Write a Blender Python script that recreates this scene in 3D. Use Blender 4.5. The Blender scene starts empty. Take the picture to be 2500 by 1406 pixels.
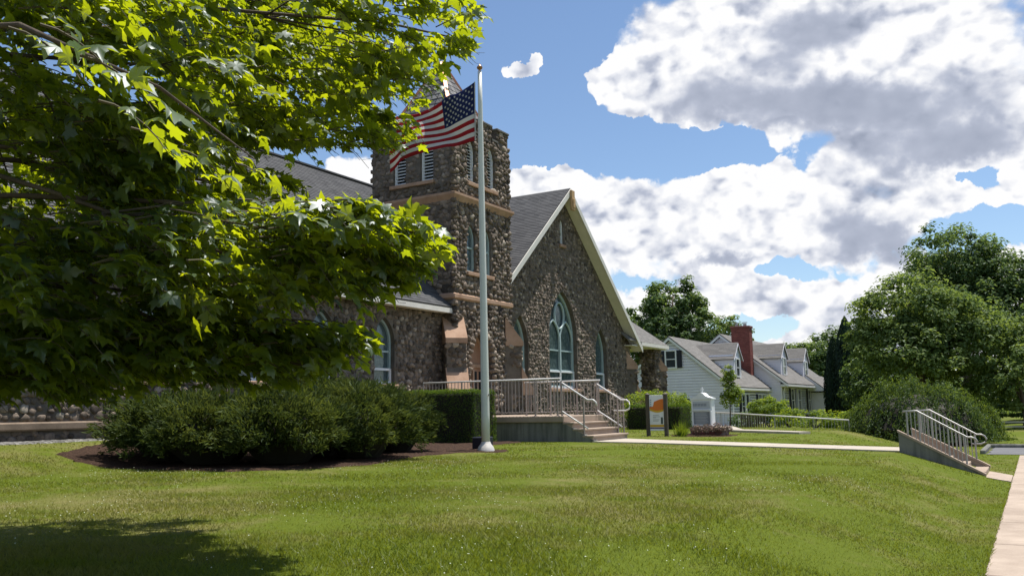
import bpy, bmesh, math, random
import numpy as np
from mathutils import Vector, Matrix
from mathutils.geometry import tessellate_polygon

scene = bpy.context.scene
col = scene.collection
rng = np.random.default_rng(7)
random.seed(7)
R = math.radians

# ------------------------------------------------------------------ camera
FPX, YAW, PITCH, ROLL = 2148.5, .53122, .136766, -.016026
F = np.array([-math.sin(YAW) * math.cos(PITCH), math.cos(YAW) * math.cos(PITCH), math.sin(PITCH)])
R0 = np.cross(F, [0, 0, 1]); R0 /= np.linalg.norm(R0); U0 = np.cross(R0, F)
RR = R0 * math.cos(ROLL) + U0 * math.sin(ROLL)
UU = -R0 * math.sin(ROLL) + U0 * math.cos(ROLL)
CAM = np.array([0, 0, 1.6])
cd = bpy.data.cameras.new("camera")
cd.sensor_width = 36; cd.lens = 36 * FPX / 2500; cd.clip_start = .05; cd.clip_end = 5000
cam = bpy.data.objects.new("camera", cd); col.objects.link(cam)
cam.matrix_world = Matrix(((RR[0], UU[0], -F[0], CAM[0]), (RR[1], UU[1], -F[1], CAM[1]), (RR[2], UU[2], -F[2], CAM[2]), (0, 0, 0, 1)))
scene.camera = cam

# ------------------------------------------------------------------ light
SUN_EL, SUN_AZ = R(73), R(33)          # azimuth from +Y towards +X
sl = bpy.data.lights.new("sun", 'SUN'); sl.energy = 5.0; sl.angle = R(.55); sl.color = (1, .955, .88)
so = bpy.data.objects.new("sun", sl); col.objects.link(so)
SUN = Vector((math.cos(SUN_EL) * math.sin(SUN_AZ), math.cos(SUN_EL) * math.cos(SUN_AZ), math.sin(SUN_EL)))
so.rotation_euler = SUN.to_track_quat('Z', 'Y').to_euler(); so.location = (0, 0, 60)
vs = scene.view_settings
vs.view_transform = 'Standard'; vs.look = 'None'; vs.gamma = 1; vs.exposure = .55; vs.use_curve_mapping = False


class NT:
    """small helper to write node trees"""
    def __init__(s, tree): s.t = tree
    def n(s, typ, **kw):
        nd = s.t.nodes.new(typ)
        for k, v in kw.items():
            if k.startswith('i_'):
                key = k[2:]
                key = int(key) if key.isdigit() else key.replace('_', ' ')
                s.put(nd.inputs[key], v)
            else: setattr(nd, k, v)
        return nd
    def put(s, sock, v):
        if isinstance(v, bpy.types.NodeSocket): s.t.links.new(v, sock)
        elif isinstance(v, bpy.types.Node): s.t.links.new(v.outputs[0], sock)
        else: sock.default_value = v
    def m(s, op, a, b=0., c=0., clamp=False):
        nd = s.t.nodes.new('ShaderNodeMath'); nd.operation = op; nd.use_clamp = clamp
        s.put(nd.inputs[0], a); s.put(nd.inputs[1], b); s.put(nd.inputs[2], c)
        return nd.outputs[0]
    def mr(s, v, a, b, c=0., d=1., smooth=False):
        nd = s.t.nodes.new('ShaderNodeMapRange'); nd.clamp = True
        if smooth: nd.interpolation_type = 'SMOOTHSTEP'
        s.put(nd.inputs[0], v)
        for i, x in enumerate((a, b, c, d)): s.put(nd.inputs[i + 1], x)
        return nd.outputs[0]
    def mix(s, f, a, b, mode='MIX'):
        nd = s.t.nodes.new('ShaderNodeMix'); nd.data_type = 'RGBA'; nd.blend_type = mode
        s.put(nd.inputs[0], f); s.put(nd.inputs[6], a); s.put(nd.inputs[7], b)
        return nd.outputs[2]
    def noise(s, vec, scale, detail=4, rough=.55, dist=0.):
        nd = s.n('ShaderNodeTexNoise'); s.put(nd.inputs['Vector'], vec)
        nd.inputs['Scale'].default_value = scale; nd.inputs['Detail'].default_value = detail
        nd.inputs['Roughness'].default_value = rough; nd.inputs['Distortion'].default_value = dist
        return nd.outputs[0]
    def vor(s, vec, scale, feature='F1', out=0):
        nd = s.n('ShaderNodeTexVoronoi', feature=feature); s.put(nd.inputs['Vector'], vec)
        nd.inputs['Scale'].default_value = scale
        return nd.outputs[out]


# ------------------------------------------------------------------ sky and clouds
POS = [(-21.6, 23.3, 3.5, 1.9), (-16.4, 23.4, 6.1, 3.1), (-23.9, 19.9, 4.1, 2.0), (-20.6, 19.8, 5.0, 3.0), (-12.7, 21.1, 8.6, 5.4), (-4.3, 19.8, 7.9, 5.6), (-2.4, 16.0, 6.1, 3.0), (-13.3, 16.6, 2.1, 1.2), (-29.6, 21.7, 1.2, 0.5), (-28.5, 22.2, .6, .7), (-29.0, 14.0, 4.1, 2.5), (-24.9, 12.3, 6.4, 3.9), (-18.3, 12.5, 6.8, 3.6), (-13.3, 10.9, 7.6, 4.5), (-7.2, 11.1, 6.1, 3.6), (-8.7, 14.5, 3.0, 1.9), (-5.9, 13.2, 4.4, 2.6), (-2.1, 11.4, 2.5, 1.0), (-18.5, 6.5, 8.2, 2.5), (-11.2, 5.2, 7.5, 2.5), (0.2, 12.8, 1.4, 1.8), (-0.4, 7.3, 2.4, 2.1), (-26.4, 8.6, 6.4, 2.9), (-40.6, 15.0, 2.6, 1.2), (-4.3, 7.7, 4.2, 1.4), (-10.8, 7.2, 1.4, 1.3), (-58, 9, 12, 5), (8, 14, 9, 8), (6, 5, 8, 3), (-14, 2.6, 13, 2.2), (-24, 5.5, 6, 2.5), (-27, 11.5, 4, 3), (-3, 4.5, 7, 2.2)]
NEG = [(-20.8, 16.3, 6.0, 1.3), (-25.4, 23.4, 3.3, 1.5), (-2.3, 9.6, 3.5, 1.1), (-12.4, 8.1, 2.9, 0.9), (-15.6, 4.8, 4.9, 0.9), (-22.7, 8.0, 1.8, 0.5), (-1.6, 12.5, 1.2, 0.6), (-28.3, 18.4, 5.5, 2.0), (-18.1, 16.7, 3.1, 0.7)]
DRK = [(-15.9, 19.2, 4.6, 2.2), (-4.5, 16.8, 6.7, 2.8), (-2.9, 14.4, 4.1, 1.3), (-8.7, 10.5, 3.0, 1.6), (-17.2, 9.2, 2.6, 0.5), (-12.9, 8.6, 3.0, .6), (-10.3, 18.3, 4.7, 1.4), (-10.3, 22.2, 3.8, 1.6), (-7.7, 4.0, 4.4, 1.5), (-5.6, 9.2, 3.5, 1.0)]
world = bpy.data.worlds.new("World"); scene.world = world; world.use_nodes = True
wt = world.node_tree; wt.nodes.clear(); W = NT(wt)
geo = W.n('ShaderNodeTexCoord').outputs['Generated']
sep = W.n('ShaderNodeSeparateXYZ', i_0=geo)
az = W.m('ARCTAN2', sep.outputs[0], sep.outputs[1]); el = W.m('ARCSINE', sep.outputs[2])
vdeg = W.n('ShaderNodeCombineXYZ', i_0=W.m('MULTIPLY', az, 57.2958), i_1=W.m('MULTIPLY', el, 57.2958)).outputs[0]
# ragged edges: the place where a cloud is looked up wanders with a noise
wz = W.n('ShaderNodeTexNoise', i_Vector=geo); wz.inputs['Scale'].default_value = 17; wz.inputs['Detail'].default_value = 5
wz.inputs['Roughness'].default_value = .6
wob = W.n('ShaderNodeVectorMath', operation='SUBTRACT', i_0=wz.outputs['Color'], i_1=(.5, .5, .5)).outputs[0]
wob = W.n('ShaderNodeVectorMath', operation='MULTIPLY', i_0=wob, i_1=(5.0, 3.4, 0)).outputs[0]
vdeg2 = W.n('ShaderNodeVectorMath', operation='ADD', i_0=vdeg, i_1=wob).outputs[0]


def blobs(lst, vec, k=1.0):
    acc = None
    for a, e, ra, re in lst:
        mp = W.n('ShaderNodeMapping', vector_type='TEXTURE', i_Vector=vec)
        mp.inputs['Location'].default_value = (a, e, 0); mp.inputs['Scale'].default_value = (ra * k, re * k, 1)
        gr = W.n('ShaderNodeTexGradient', gradient_type='SPHERICAL', i_Vector=mp.outputs[0])
        acc = gr.outputs['Fac'] if acc is None else W.m('ADD', acc, gr.outputs['Fac'])
    return acc


def cloud_noise(off):
    v = W.n('ShaderNodeVectorMath', operation='ADD', i_0=geo, i_1=off).outputs[0]
    v = W.n('ShaderNodeVectorMath', operation='MULTIPLY', i_0=v, i_1=(1, 1, 1.35)).outputs[0]
    a = W.noise(v, 11, 7, .56, .25)
    w2 = W.n('ShaderNodeTexNoise', i_Vector=v); w2.inputs['Scale'].default_value = 30; w2.inputs['Detail'].default_value = 3
    dv = W.n('ShaderNodeVectorMath', operation='SCALE', i_0=w2.outputs['Color']); dv.inputs['Scale'].default_value = .035
    vb = W.n('ShaderNodeVectorMath', operation='ADD', i_0=v, i_1=dv.outputs[0]).outputs[0]
    b = W.vor(vb, 26, 'SMOOTH_F1'); c = W.vor(vb, 62, 'SMOOTH_F1')
    s1 = W.m('MULTIPLY', W.m('SUBTRACT', .45, b), .62)
    s2 = W.m('MULTIPLY', W.m('SUBTRACT', .45, c), .52)
    return W.m('ADD', W.m('MULTIPLY', W.m('SUBTRACT', a, .5), 1.5), W.m('ADD', s1, s2))


mask = W.m('MULTIPLY', blobs(POS, vdeg2, 1.12), 1.5)
mask = W.m('MINIMUM', mask, 1.15)
mask = W.m('SUBTRACT', mask, W.m('MULTIPLY', blobs(NEG, vdeg2, 1.6), 1.5))
# away from the view the cumulus is set sparser to weaken the fill light
elsewhere = W.m('MULTIPLY', W.mr(W.noise(geo, 2.6, 3, .5), .50, .66, -.4, 1.0), W.mr(W.m('ABSOLUTE', W.m('ADD', az, .42)), .62, .85))
mask = W.m('MAXIMUM', mask, elsewhere)
mask = W.m('SUBTRACT', mask, W.mr(mask, .0, .25, .35, 0))
n0 = cloud_noise((0, 0, 0)); n1 = cloud_noise((.006, .008, .02))
fine = W.noise(geo, 75, 5, .68)
lowf = W.noise(geo, 4.5, 3, .5)
dens = W.m('SUBTRACT', W.m('ADD', W.m('ADD', mask, n0), W.m('MULTIPLY', W.m('SUBTRACT', fine, .5), .30)), .31)
alpha = W.mr(dens, -.03, W.m('ADD', .10, W.m('MULTIPLY', W.mr(lowf, .40, .66), .75)), 0, 1, True)
relief = W.m('SUBTRACT', n0, n1)
dark = W.m('MINIMUM', blobs(DRK, vdeg2, 1.4), 1.1)
dk = W.m('ADD', dark, W.m('MULTIPLY', W.m('SUBTRACT', W.noise(geo, 6, 5, .55), .54), .75))
dk = W.m('MULTIPLY', W.mr(dk, .0, .95, 0, 1, True), W.mr(mask, .15, .9, .15, 1))
lum = W.m('ADD', .98, W.m('MULTIPLY', W.m('MULTIPLY', relief, .85), W.m('SUBTRACT', 1.0, W.m('MULTIPLY', dk, .85))))
lum = W.m('SUBTRACT', lum, W.m('MULTIPLY', dk, .40))
ccol = W.n('ShaderNodeValToRGB', i_0=lum)
cr = ccol.color_ramp
cr.elements[0].position = .45; cr.elements[0].color = (.30, .34, .44, 1)
cr.elements[1].position = 1.0; cr.elements[1].color = (.96, .96, .97, 1)
e = cr.elements.new(.66); e.color = (.47, .51, .62, 1)
e = cr.elements.new(.86); e.color = (.78, .80, .86, 1)
sky = W.n('ShaderNodeTexSky', sky_type='NISHITA', sun_disc=False, sun_elevation=SUN_EL, sun_rotation=SUN_AZ)
sky.air_density = 1.0; sky.dust_density = .25; sky.ozone_density = 3.2
SKY_S = .098
skyc = W.n('ShaderNodeVectorMath', operation='SCALE', i_0=sky.outputs[0]); skyc.inputs['Scale'].default_value = SKY_S
cl = W.n('ShaderNodeVectorMath', operation='SCALE', i_0=ccol.outputs[0]); cl.inputs['Scale'].default_value = .71
fin = W.mix(alpha, skyc.outputs[0], cl.outputs[0])
bg = W.n('ShaderNodeBackground', i_Color=fin); bg.inputs['Strength'].default_value = 1.0
W.n('ShaderNodeOutputWorld', i_Surface=bg.outputs[0])
world.cycles.sampling_method = 'MANUAL'; world.cycles.sample_map_resolution = 512
scene.cycles.max_bounces = 8; scene.cycles.transmission_bounces = 6; scene.cycles.transparent_max_bounces = 8
scene.cycles.diffuse_bounces = 4


# ------------------------------------------------------------------ ground height
def S(t):
    t = np.clip(t, 0, 1); return t * t * (3 - 2 * t)


def g(x, y):
    x = np.asarray(x, float); y = np.asarray(y, float)
    bank = .5 * np.clip((-1.0 - x) / 1.7, 0, 1)
    fade = 1 - S((y - 24.5) / 5) * S((x + 7) / 4)
    return bank * fade + .2 * np.clip((-2.7 - x) / 8, 0, 1) * fade + .4 * S((-13.4 - x) / 3.4) * (1 - S((y - 16) / 5)) - .42 * S((y - 34) / 22) * S((-1 - x) / 4)


# ------------------------------------------------------------------ materials
MATS = {}


def mat(name, build):
    if name in MATS: return MATS[name]
    m = bpy.data.materials.new(name); m.use_nodes = True
    t = m.node_tree; t.nodes.clear(); n = NT(t)
    out = n.n('ShaderNodeOutputMaterial'); sh = build(n)
    t.links.new(sh, out.inputs[0]); MATS[name] = m
    return m


def pbsdf(n, colr, rough=.8, bump=None, bstr=.3, bdist=.01, spec=.3, metal=0., **kw):
    p = n.n('ShaderNodeBsdfPrincipled'); n.put(p.inputs['Base Color'], colr if not isinstance(colr, tuple) else (*colr[:3], 1))
    n.put(p.inputs['Roughness'], rough); p.inputs['Specular IOR Level'].default_value = spec; p.inputs['Metallic'].default_value = metal
    if bump is not None:
        b = n.n('ShaderNodeBump'); b.inputs['Strength'].default_value = bstr; b.inputs['Distance'].default_value = bdist
        n.put(b.inputs['Height'], bump); t = n.t; t.links.new(b.outputs[0], p.inputs['Normal'])
    return p.outputs[0]


def obc(n): return n.n('ShaderNodeTexCoord').outputs['Object']
def posn(n): return n.n('ShaderNodeNewGeometry').outputs['Position']


def simple(name, c, rough=.6, var=.12, scale=6, bstr=.15, spec=.3, metal=0.):
    def b(n):
        v = posn(n); a = n.noise(v, scale, 5); a2 = n.noise(v, scale * 9, 3)
        f = n.mr(n.m('ADD', n.m('MULTIPLY', a, .65), n.m('MULTIPLY', a2, .35)), .35, .65)
        c1 = tuple(x * (1 - var) for x in c) + (1,); c2 = tuple(min(1, x * (1 + var)) for x in c) + (1,)
        return pbsdf(n, n.mix(f, c1, c2), rough, n.noise(v, scale * 14, 3), bstr, .004, spec, metal)
    return mat(name, b)


def attr(n, name):
    a = n.n('ShaderNodeAttribute'); a.attribute_name = name; return a.outputs['Fac']


def ramp(n, f, stops):
    r = n.n('ShaderNodeValToRGB', i_0=f); cr = r.color_ramp
    while len(cr.elements) < len(stops): cr.elements.new(.5)
    for e_, (p, c) in zip(cr.elements, stops): e_.position = p; e_.color = (*c, 1)
    return r.outputs[0]


def b_stone(n):
    v = posn(n); t = attr(n, 'tint')
    c = ramp(n, t, [(0, (.05, .040, .033)), (.3, (.11, .086, .066)), (.55, (.16, .125, .097)), (.8, (.225, .178, .14)), (1, (.33, .28, .225))])
    f = n.mr(n.noise(v, 14, 6, .65), .3, .7, .62, 1.3)
    c = n.mix(1., c, n.n('ShaderNodeCombineColor', i_0=f, i_1=f, i_2=f).outputs[0], 'MULTIPLY')
    return pbsdf(n, c, .85, n.noise(v, 45, 5, .6), .6, .012, .25)


M_stone = mat('fieldstone', b_stone)


def b_mortar(n):
    v = posn(n); f = n.noise(v, 3, 6, .6)
    c = ramp(n, f, [(.3, (.095, .08, .066)), (.7, (.17, .145, .12))])
    return pbsdf(n, c, .95, n.noise(v, 30, 6, .7), .7, .03, .15)


M_mortar = mat('mortar', b_mortar)


def b_peach(n):
    v = posn(n); f = n.noise(v, 2.5, 7, .65); d = n.noise(v, 30, 4)
    c = ramp(n, f, [(.28, (.27, .165, .11)), (.5, (.37, .24, .165)), (.75, (.43, .29, .21))])
    return pbsdf(n, c, .85, d, .35, .008, .2)


M_peach = mat('painted_sandstone', b_peach)


def b_shingle(c1, c2):
    def b(n):
        v = obc(n); a = n.n('ShaderNodeAttribute'); a.attribute_name = 'uvp'
        mp = n.n('ShaderNodeMapping', i_Vector=a.outputs['Vector']); mp.inputs['Scale'].default_value = (3.2, 1, 1)
        w = n.n('ShaderNodeTexWhiteNoise', noise_dimensions='2D')
        fl = n.n('ShaderNodeVectorMath', operation='FLOOR', i_0=mp.outputs[0]); n.put(w.inputs[0], fl.outputs[0])
        f = n.m('ADD', n.m('MULTIPLY', w.outputs[0], .5), n.m('MULTIPLY', n.noise(posn(n), .8, 5), .55))
        c = n.mix(f, (*c1, 1), (*c2, 1))
        return pbsdf(n, c, .9, n.noise(posn(n), 120, 3), .6, .004, .2)
    return b


M_roof = mat('dark_grey_shingle', b_shingle((.045, .046, .05), (.115, .115, .118)))
M_roofh = mat('warm_grey_shingle', b_shingle((.135, .13, .122), (.215, .205, .195)))
M_slate = mat('slate', lambda n: pbsdf(n, ramp(n, n.m('ADD', n.m('MULTIPLY', attr(n, 'tint'), .6), n.m('MULTIPLY', n.noise(posn(n), 9, 5), .4)), [(.15, (.085, .085, .095)), (.5, (.16, .155, .16)), (.85, (.24, .23, .22))]), .75, n.noise(posn(n), 50, 4), .5, .006))
M_copper = simple('copper_ridge', (.52, .22, .12), .45, .25, 3, .2, .5, .35)
M_cream = simple('cream_soffit', (.66, .63, .58), .7, .08, 2, .1)
M_fascia = simple('pale_fascia', (.60, .58, .53), .6, .08, 2, .1)
M_white = simple('white_paint', (.74, .75, .76), .5, .05, 4, .1)
M_siding = simple('white_siding', (.76, .755, .83), .5, .05, 1.5, .08)
M_teal = simple('blue_green_frame', (.34, .43, .43), .5, .1, 3, .1)
M_door = simple('brown_door', (.30, .17, .11), .55, .15, 4, .15)
M_dark = simple('dark_interior', (.012, .013, .015), .8, .2, 4, .1)
M_shut = simple('black_shutter', (.018, .02, .03), .5, .1, 4, .1)
M_oak = simple('tan_wood', (.42, .27, .13), .6, .2, 7, .2)
M_trunk = simple('bark', (.085, .065, .05), .95, .35, 5, .8)
M_rail = simple('brown_rail_paint', (.33, .27, .24), .45, .08, 6, .1, .5)
M_pipe = simple('pale_rail_paint', (.62, .60, .57), .35, .08, 6, .1, .5)
M_galv = simple('galvanised_rail', (.34, .335, .32), .4, .08, 6, .1, .5, .3)
M_pole = simple('flagpole_paint', (.56, .57, .53), .4, .06, 3, .1, .5)
M_gold = simple('bronze_ball', (.30, .15, .06), .3, .1, 6, .1, .5, .8)


def b_concrete(c1, c2, stain=.0):
    def b(n):
        v = posn(n); f = n.noise(v, 1.3, 9, .72); f2 = n.noise(v, 60, 3)
        c = n.mix(n.mr(n.m('ADD', n.m('MULTIPLY', f, .75), n.m('MULTIPLY', f2, .25)), .33, .67), (*c1, 1), (*c2, 1))
        if stain:
            st = n.n('ShaderNodeMapping', i_Vector=v); st.inputs['Scale'].default_value = (7, 7, .6)
            k = n.mr(n.noise(st.outputs[0], 1, 4), .42, .68, 0, stain)
            c = n.mix(k, c, (.05, .055, .045, 1))
        sp = n.mr(n.vor(v, 22), .0, .09, .35, 0); c = n.mix(sp, c, (.12, .1, .08, 1))
        return pbsdf(n, c, .9, n.noise(v, 90, 5, .7), .35, .005, .2)
    return b


M_walk = mat('pink_grey_concrete', b_concrete((.26, .205, .16), (.43, .35, .28)))
M_path = mat('pale_concrete', b_concrete((.33, .29, .235), (.45, .40, .335)))
M_wallc = mat('stained_concrete_wall', b_concrete((.15, .15, .13), (.23, .225, .20), .7))
M_plat = mat('landing_concrete', b_concrete((.28, .215, .165), (.38, .30, .235)))
M_asph = mat('asphalt', b_concrete((.10, .10, .105), (.16, .16, .165)))
M_brick = mat('brick_paint', lambda n: pbsdf(n, n.mix(attr(n, 'tint'), (.16, .045, .038, 1), (.27, .085, .07, 1)), .85, n.noise(posn(n), 40, 4), .4, .006))
M_bmort = simple('brick_mortar', (.24, .17, .15), .95, .2, 8, .3)
M_mulch = mat('mulch', lambda n: pbsdf(n, ramp(n, n.noise(posn(n), 28, 6, .7), [(.3, (.02, .013, .010)), (.55, (.06, .036, .025)), (.75, (.13, .08, .055))]), .95, n.noise(posn(n), 40, 5, .7), 1., .03, .1))
M_gravel = mat('gravel', lambda n: pbsdf(n, ramp(n, n.vor(posn(n), 16, 'F1', 1), [(.0, (.05, .05, .045)), (.5, (.13, .125, .115)), (1, (.26, .25, .235))]), .95, n.vor(posn(n), 16), 1., .03, .1))


def b_glass(n):
    v = posn(n); f = n.noise(v, 7, 4, .6)
    c = ramp(n, f, [(.3, (.035, .055, .06)), (.55, (.07, .10, .105)), (.75, (.13, .165, .16))])
    return pbsdf(n, c, .12, n.noise(v, 16, 3), .25, .01, .6)


M_stained = mat('leaded_glass', b_glass)
M_glass = mat('window_glass', lambda n: pbsdf(n, n.mix(n.noise(posn(n), 3, 3), (.02, .025, .03, 1), (.07, .08, .09, 1)), .06, None, spec=.7))


def b_ground(n):
    v = posn(n)
    big = n.noise(v, .28, 5, .6); mid = n.noise(v, 1.6, 5, .65); fine = n.noise(v, 38, 5, .75)
    c = ramp(n, fine, [(.2, (.055, .078, .007)), (.5, (.085, .112, .010)), (.8, (.125, .15, .016))])
    br = n.m('MULTIPLY', n.mr(n.m('ADD', n.m('MULTIPLY', big, .6), n.m('MULTIPLY', mid, .4)), .49, .64), .7)
    c = n.mix(br, c, (.19, .16, .07, 1))
    return pbsdf(n, c, .95, fine, .8, .02, .1)


M_ground = mat('turf', b_ground)


def leafmat(name, dc, tc, gloss=.06, trans=.45, grough=.35, var=.35, tintcol=None):
    def b(n):
        t = attr(n, 'tint'); lo = 1 - var; hi = 1 + var
        k = n.mr(t, 0, 1, lo, hi); kk = n.n('ShaderNodeCombineColor', i_0=n.m('POWER', k, 1.25), i_1=k, i_2=k).outputs[0]
        d = n.mix(1., (*dc, 1), kk, 'MULTIPLY'); tr = n.mix(1., (*tc, 1), kk, 'MULTIPLY')
        a = n.n('ShaderNodeBsdfDiffuse', i_Color=d); c = n.n('ShaderNodeBsdfTranslucent', i_Color=tr)
        m1 = n.n('ShaderNodeMixShader', i_0=trans, i_1=a.outputs[0], i_2=c.outputs[0])
        gl = n.n('ShaderNodeBsdfGlossy'); gl.inputs['Roughness'].default_value = grough; gl.inputs['Color'].default_value = (.9, .95, 1, 1)
        m2 = n.n('ShaderNodeMixShader', i_0=gloss, i_1=m1.outputs[0], i_2=gl.outputs[0])
        return m2.outputs[0]
    return mat(name, b)


M_maple = leafmat('maple_leaf', (.020, .050, .011), (.52, .60, .009), .055, .46, .45, .3)
M_juni = leafmat('juniper_needles', (.050, .072, .018), (.12, .15, .022), .008, .3, .6, .55)
M_yew = leafmat('yew_needles', (.04, .078, .014), (.20, .30, .02), .01, .3, .5, .4)
M_tree1 = leafmat('broad_leaf_dark', (.062, .105, .036), (.24, .34, .06), .015, .36, .5, .45)
M_tree2 = leafmat('broad_leaf_olive', (.092, .138, .040), (.32, .42, .07), .015, .36, .5, .4)
M_tree3 = leafmat('conifer_needles', (.016, .038, .014), (.03, .06, .015), .02, .15, .6, .4)
M_tree4 = leafmat('fresh_leaf', (.10, .155, .022), (.42, .52, .03), .015, .4, .5, .35)
M_weep = leafmat('weeping_leaf', (.05, .085, .020), (.20, .28, .03), .015, .3, .5, .45)
M_flow = leafmat('dusty_pink_plants', (.17, .11, .085), (.2, .16, .1), .02, .2, .6, .5)


def b_grass(n):
    v = posn(n); t = attr(n, 'tint')
    big = n.noise(v, .28, 5, .6); mid = n.noise(v, 1.6, 5, .65)
    br = n.m('MULTIPLY', n.mr(n.m('ADD', n.m('MULTIPLY', big, .6), n.m('MULTIPLY', mid, .4)), .44, .59), .85)
    c = n.mix(t, (.056, .084, .006, 1), (.135, .168, .011, 1)); c = n.mix(n.mr(n.noise(v, .9, 4, .6), .42, .66, 0, .6), c, (.066, .112, .007, 1))
    c = n.mix(n.m('MULTIPLY', br, n.mr(t, 0, 1, .5, 1)), c, (.19, .16, .06, 1))
    a = n.n('ShaderNodeBsdfDiffuse', i_Color=c); q = n.n('ShaderNodeBsdfTranslucent', i_Color=n.mix(.5, c, (.42, .46, .02, 1)))
    m1 = n.n('ShaderNodeMixShader', i_0=.36, i_1=a.outputs[0], i_2=q.outputs[0])
    gl = n.n('ShaderNodeBsdfGlossy'); gl.inputs['Roughness'].default_value = .5
    return n.n('ShaderNodeMixShader', i_0=.018, i_1=m1.outputs[0], i_2=gl.outputs[0]).outputs[0]


M_grass = mat('grass_blade', b_grass)
M_clover = simple('clover_white', (.62, .66, .50), .8, .1, 9, .1)
def flat(name, c, rough=.7): return mat(name, lambda n: pbsdf(n, c, rough))


def cloth(name, c):
    def b(n):
        v = obc(n); k = n.mix(n.noise(posn(n), 3, 3), (*[x * .85 for x in c], 1), (*[min(1, x * 1.1) for x in c], 1))
        a = n.n('ShaderNodeBsdfDiffuse', i_Color=k); q = n.n('ShaderNodeBsdfTranslucent', i_Color=k)
        return n.n('ShaderNodeMixShader', i_0=.4, i_1=a.outputs[0], i_2=q.outputs[0]).outputs[0]
    return mat(name, b)


M_fr, M_fw, M_fb = cloth('flag_red', (.33, .028, .035)), cloth('flag_white', (.62, .60, .58)), cloth('flag_blue', (.03, .04, .12))


# ------------------------------------------------------------------ object helpers
def new_mesh(name, V, Fc, mats=None, mi=None, smooth=False, tint=None, uvp=None):
    V = np.asarray(V, np.float32)
    me = bpy.data.meshes.new(name)
    if isinstance(Fc, np.ndarray) and Fc.ndim == 2:
        nf, k = Fc.shape
        me.vertices.add(len(V)); me.vertices.foreach_set('co', V.ravel())
        me.loops.add(nf * k); me.loops.foreach_set('vertex_index', Fc.astype(np.int32).ravel())
        me.polygons.add(nf); me.polygons.foreach_set('loop_start', np.arange(0, nf * k, k, dtype=np.int32))
        me.polygons.foreach_set('loop_total', np.full(nf, k, np.int32))
        me.update(calc_edges=True)
    else:
        me.from_pydata([tuple(map(float, v)) for v in V], [], [tuple(map(int, f)) for f in Fc]); me.update()
    if mats is not None:
        for m in (mats if isinstance(mats, (list, tuple)) else [mats]): me.materials.append(m)
    if mi is not None: me.polygons.foreach_set('material_index', np.asarray(mi, np.int32))
    me.polygons.foreach_set('use_smooth', np.full(len(me.polygons), bool(smooth)))
    if tint is not None:
        a = me.attributes.new('tint', 'FLOAT', 'POINT'); a.data.foreach_set('value', np.asarray(tint, np.float32))
    if uvp is not None:
        a = me.attributes.new('uvp', 'FLOAT_VECTOR', 'POINT'); a.data.foreach_set('vector', np.asarray(uvp, np.float32).ravel())
    return me


def link(name, me, parent=None, kind=None, **props):
    o = bpy.data.objects.new(name, me); col.objects.link(o)
    if parent is not None:
        o.parent = parent
        o.matrix_parent_inverse = Matrix.Translation(-WLOC[parent.name]) if parent.name in WLOC else Matrix()
    WLOC[o.name] = Vector((0, 0, 0))
    if kind: o['kind'] = kind
    for k, v in props.items():
        if v is not None: o[k] = v
    return o


WLOC = {}


def thing(name, label, cat, loc, group=None):
    o = bpy.data.objects.new(name, None); col.objects.link(o); o.location = loc; o.empty_display_size = .3
    WLOC[o.name] = Vector(loc); o['label'] = label; o['category'] = cat
    if group: o['group'] = group
    return o


def copy_thing(src, loc, label, rotz=0):
    c = src.copy(); col.objects.link(c); c.location = loc; c.rotation_euler = (0, 0, rotz); c['label'] = label
    WLOC[c.name] = Vector(loc)
    for ch in src.children:
        d = ch.copy(); col.objects.link(d); d.parent = c
        for gch in ch.children:
            e_ = gch.copy(); col.objects.link(e_); e_.parent = d
    return c


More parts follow.
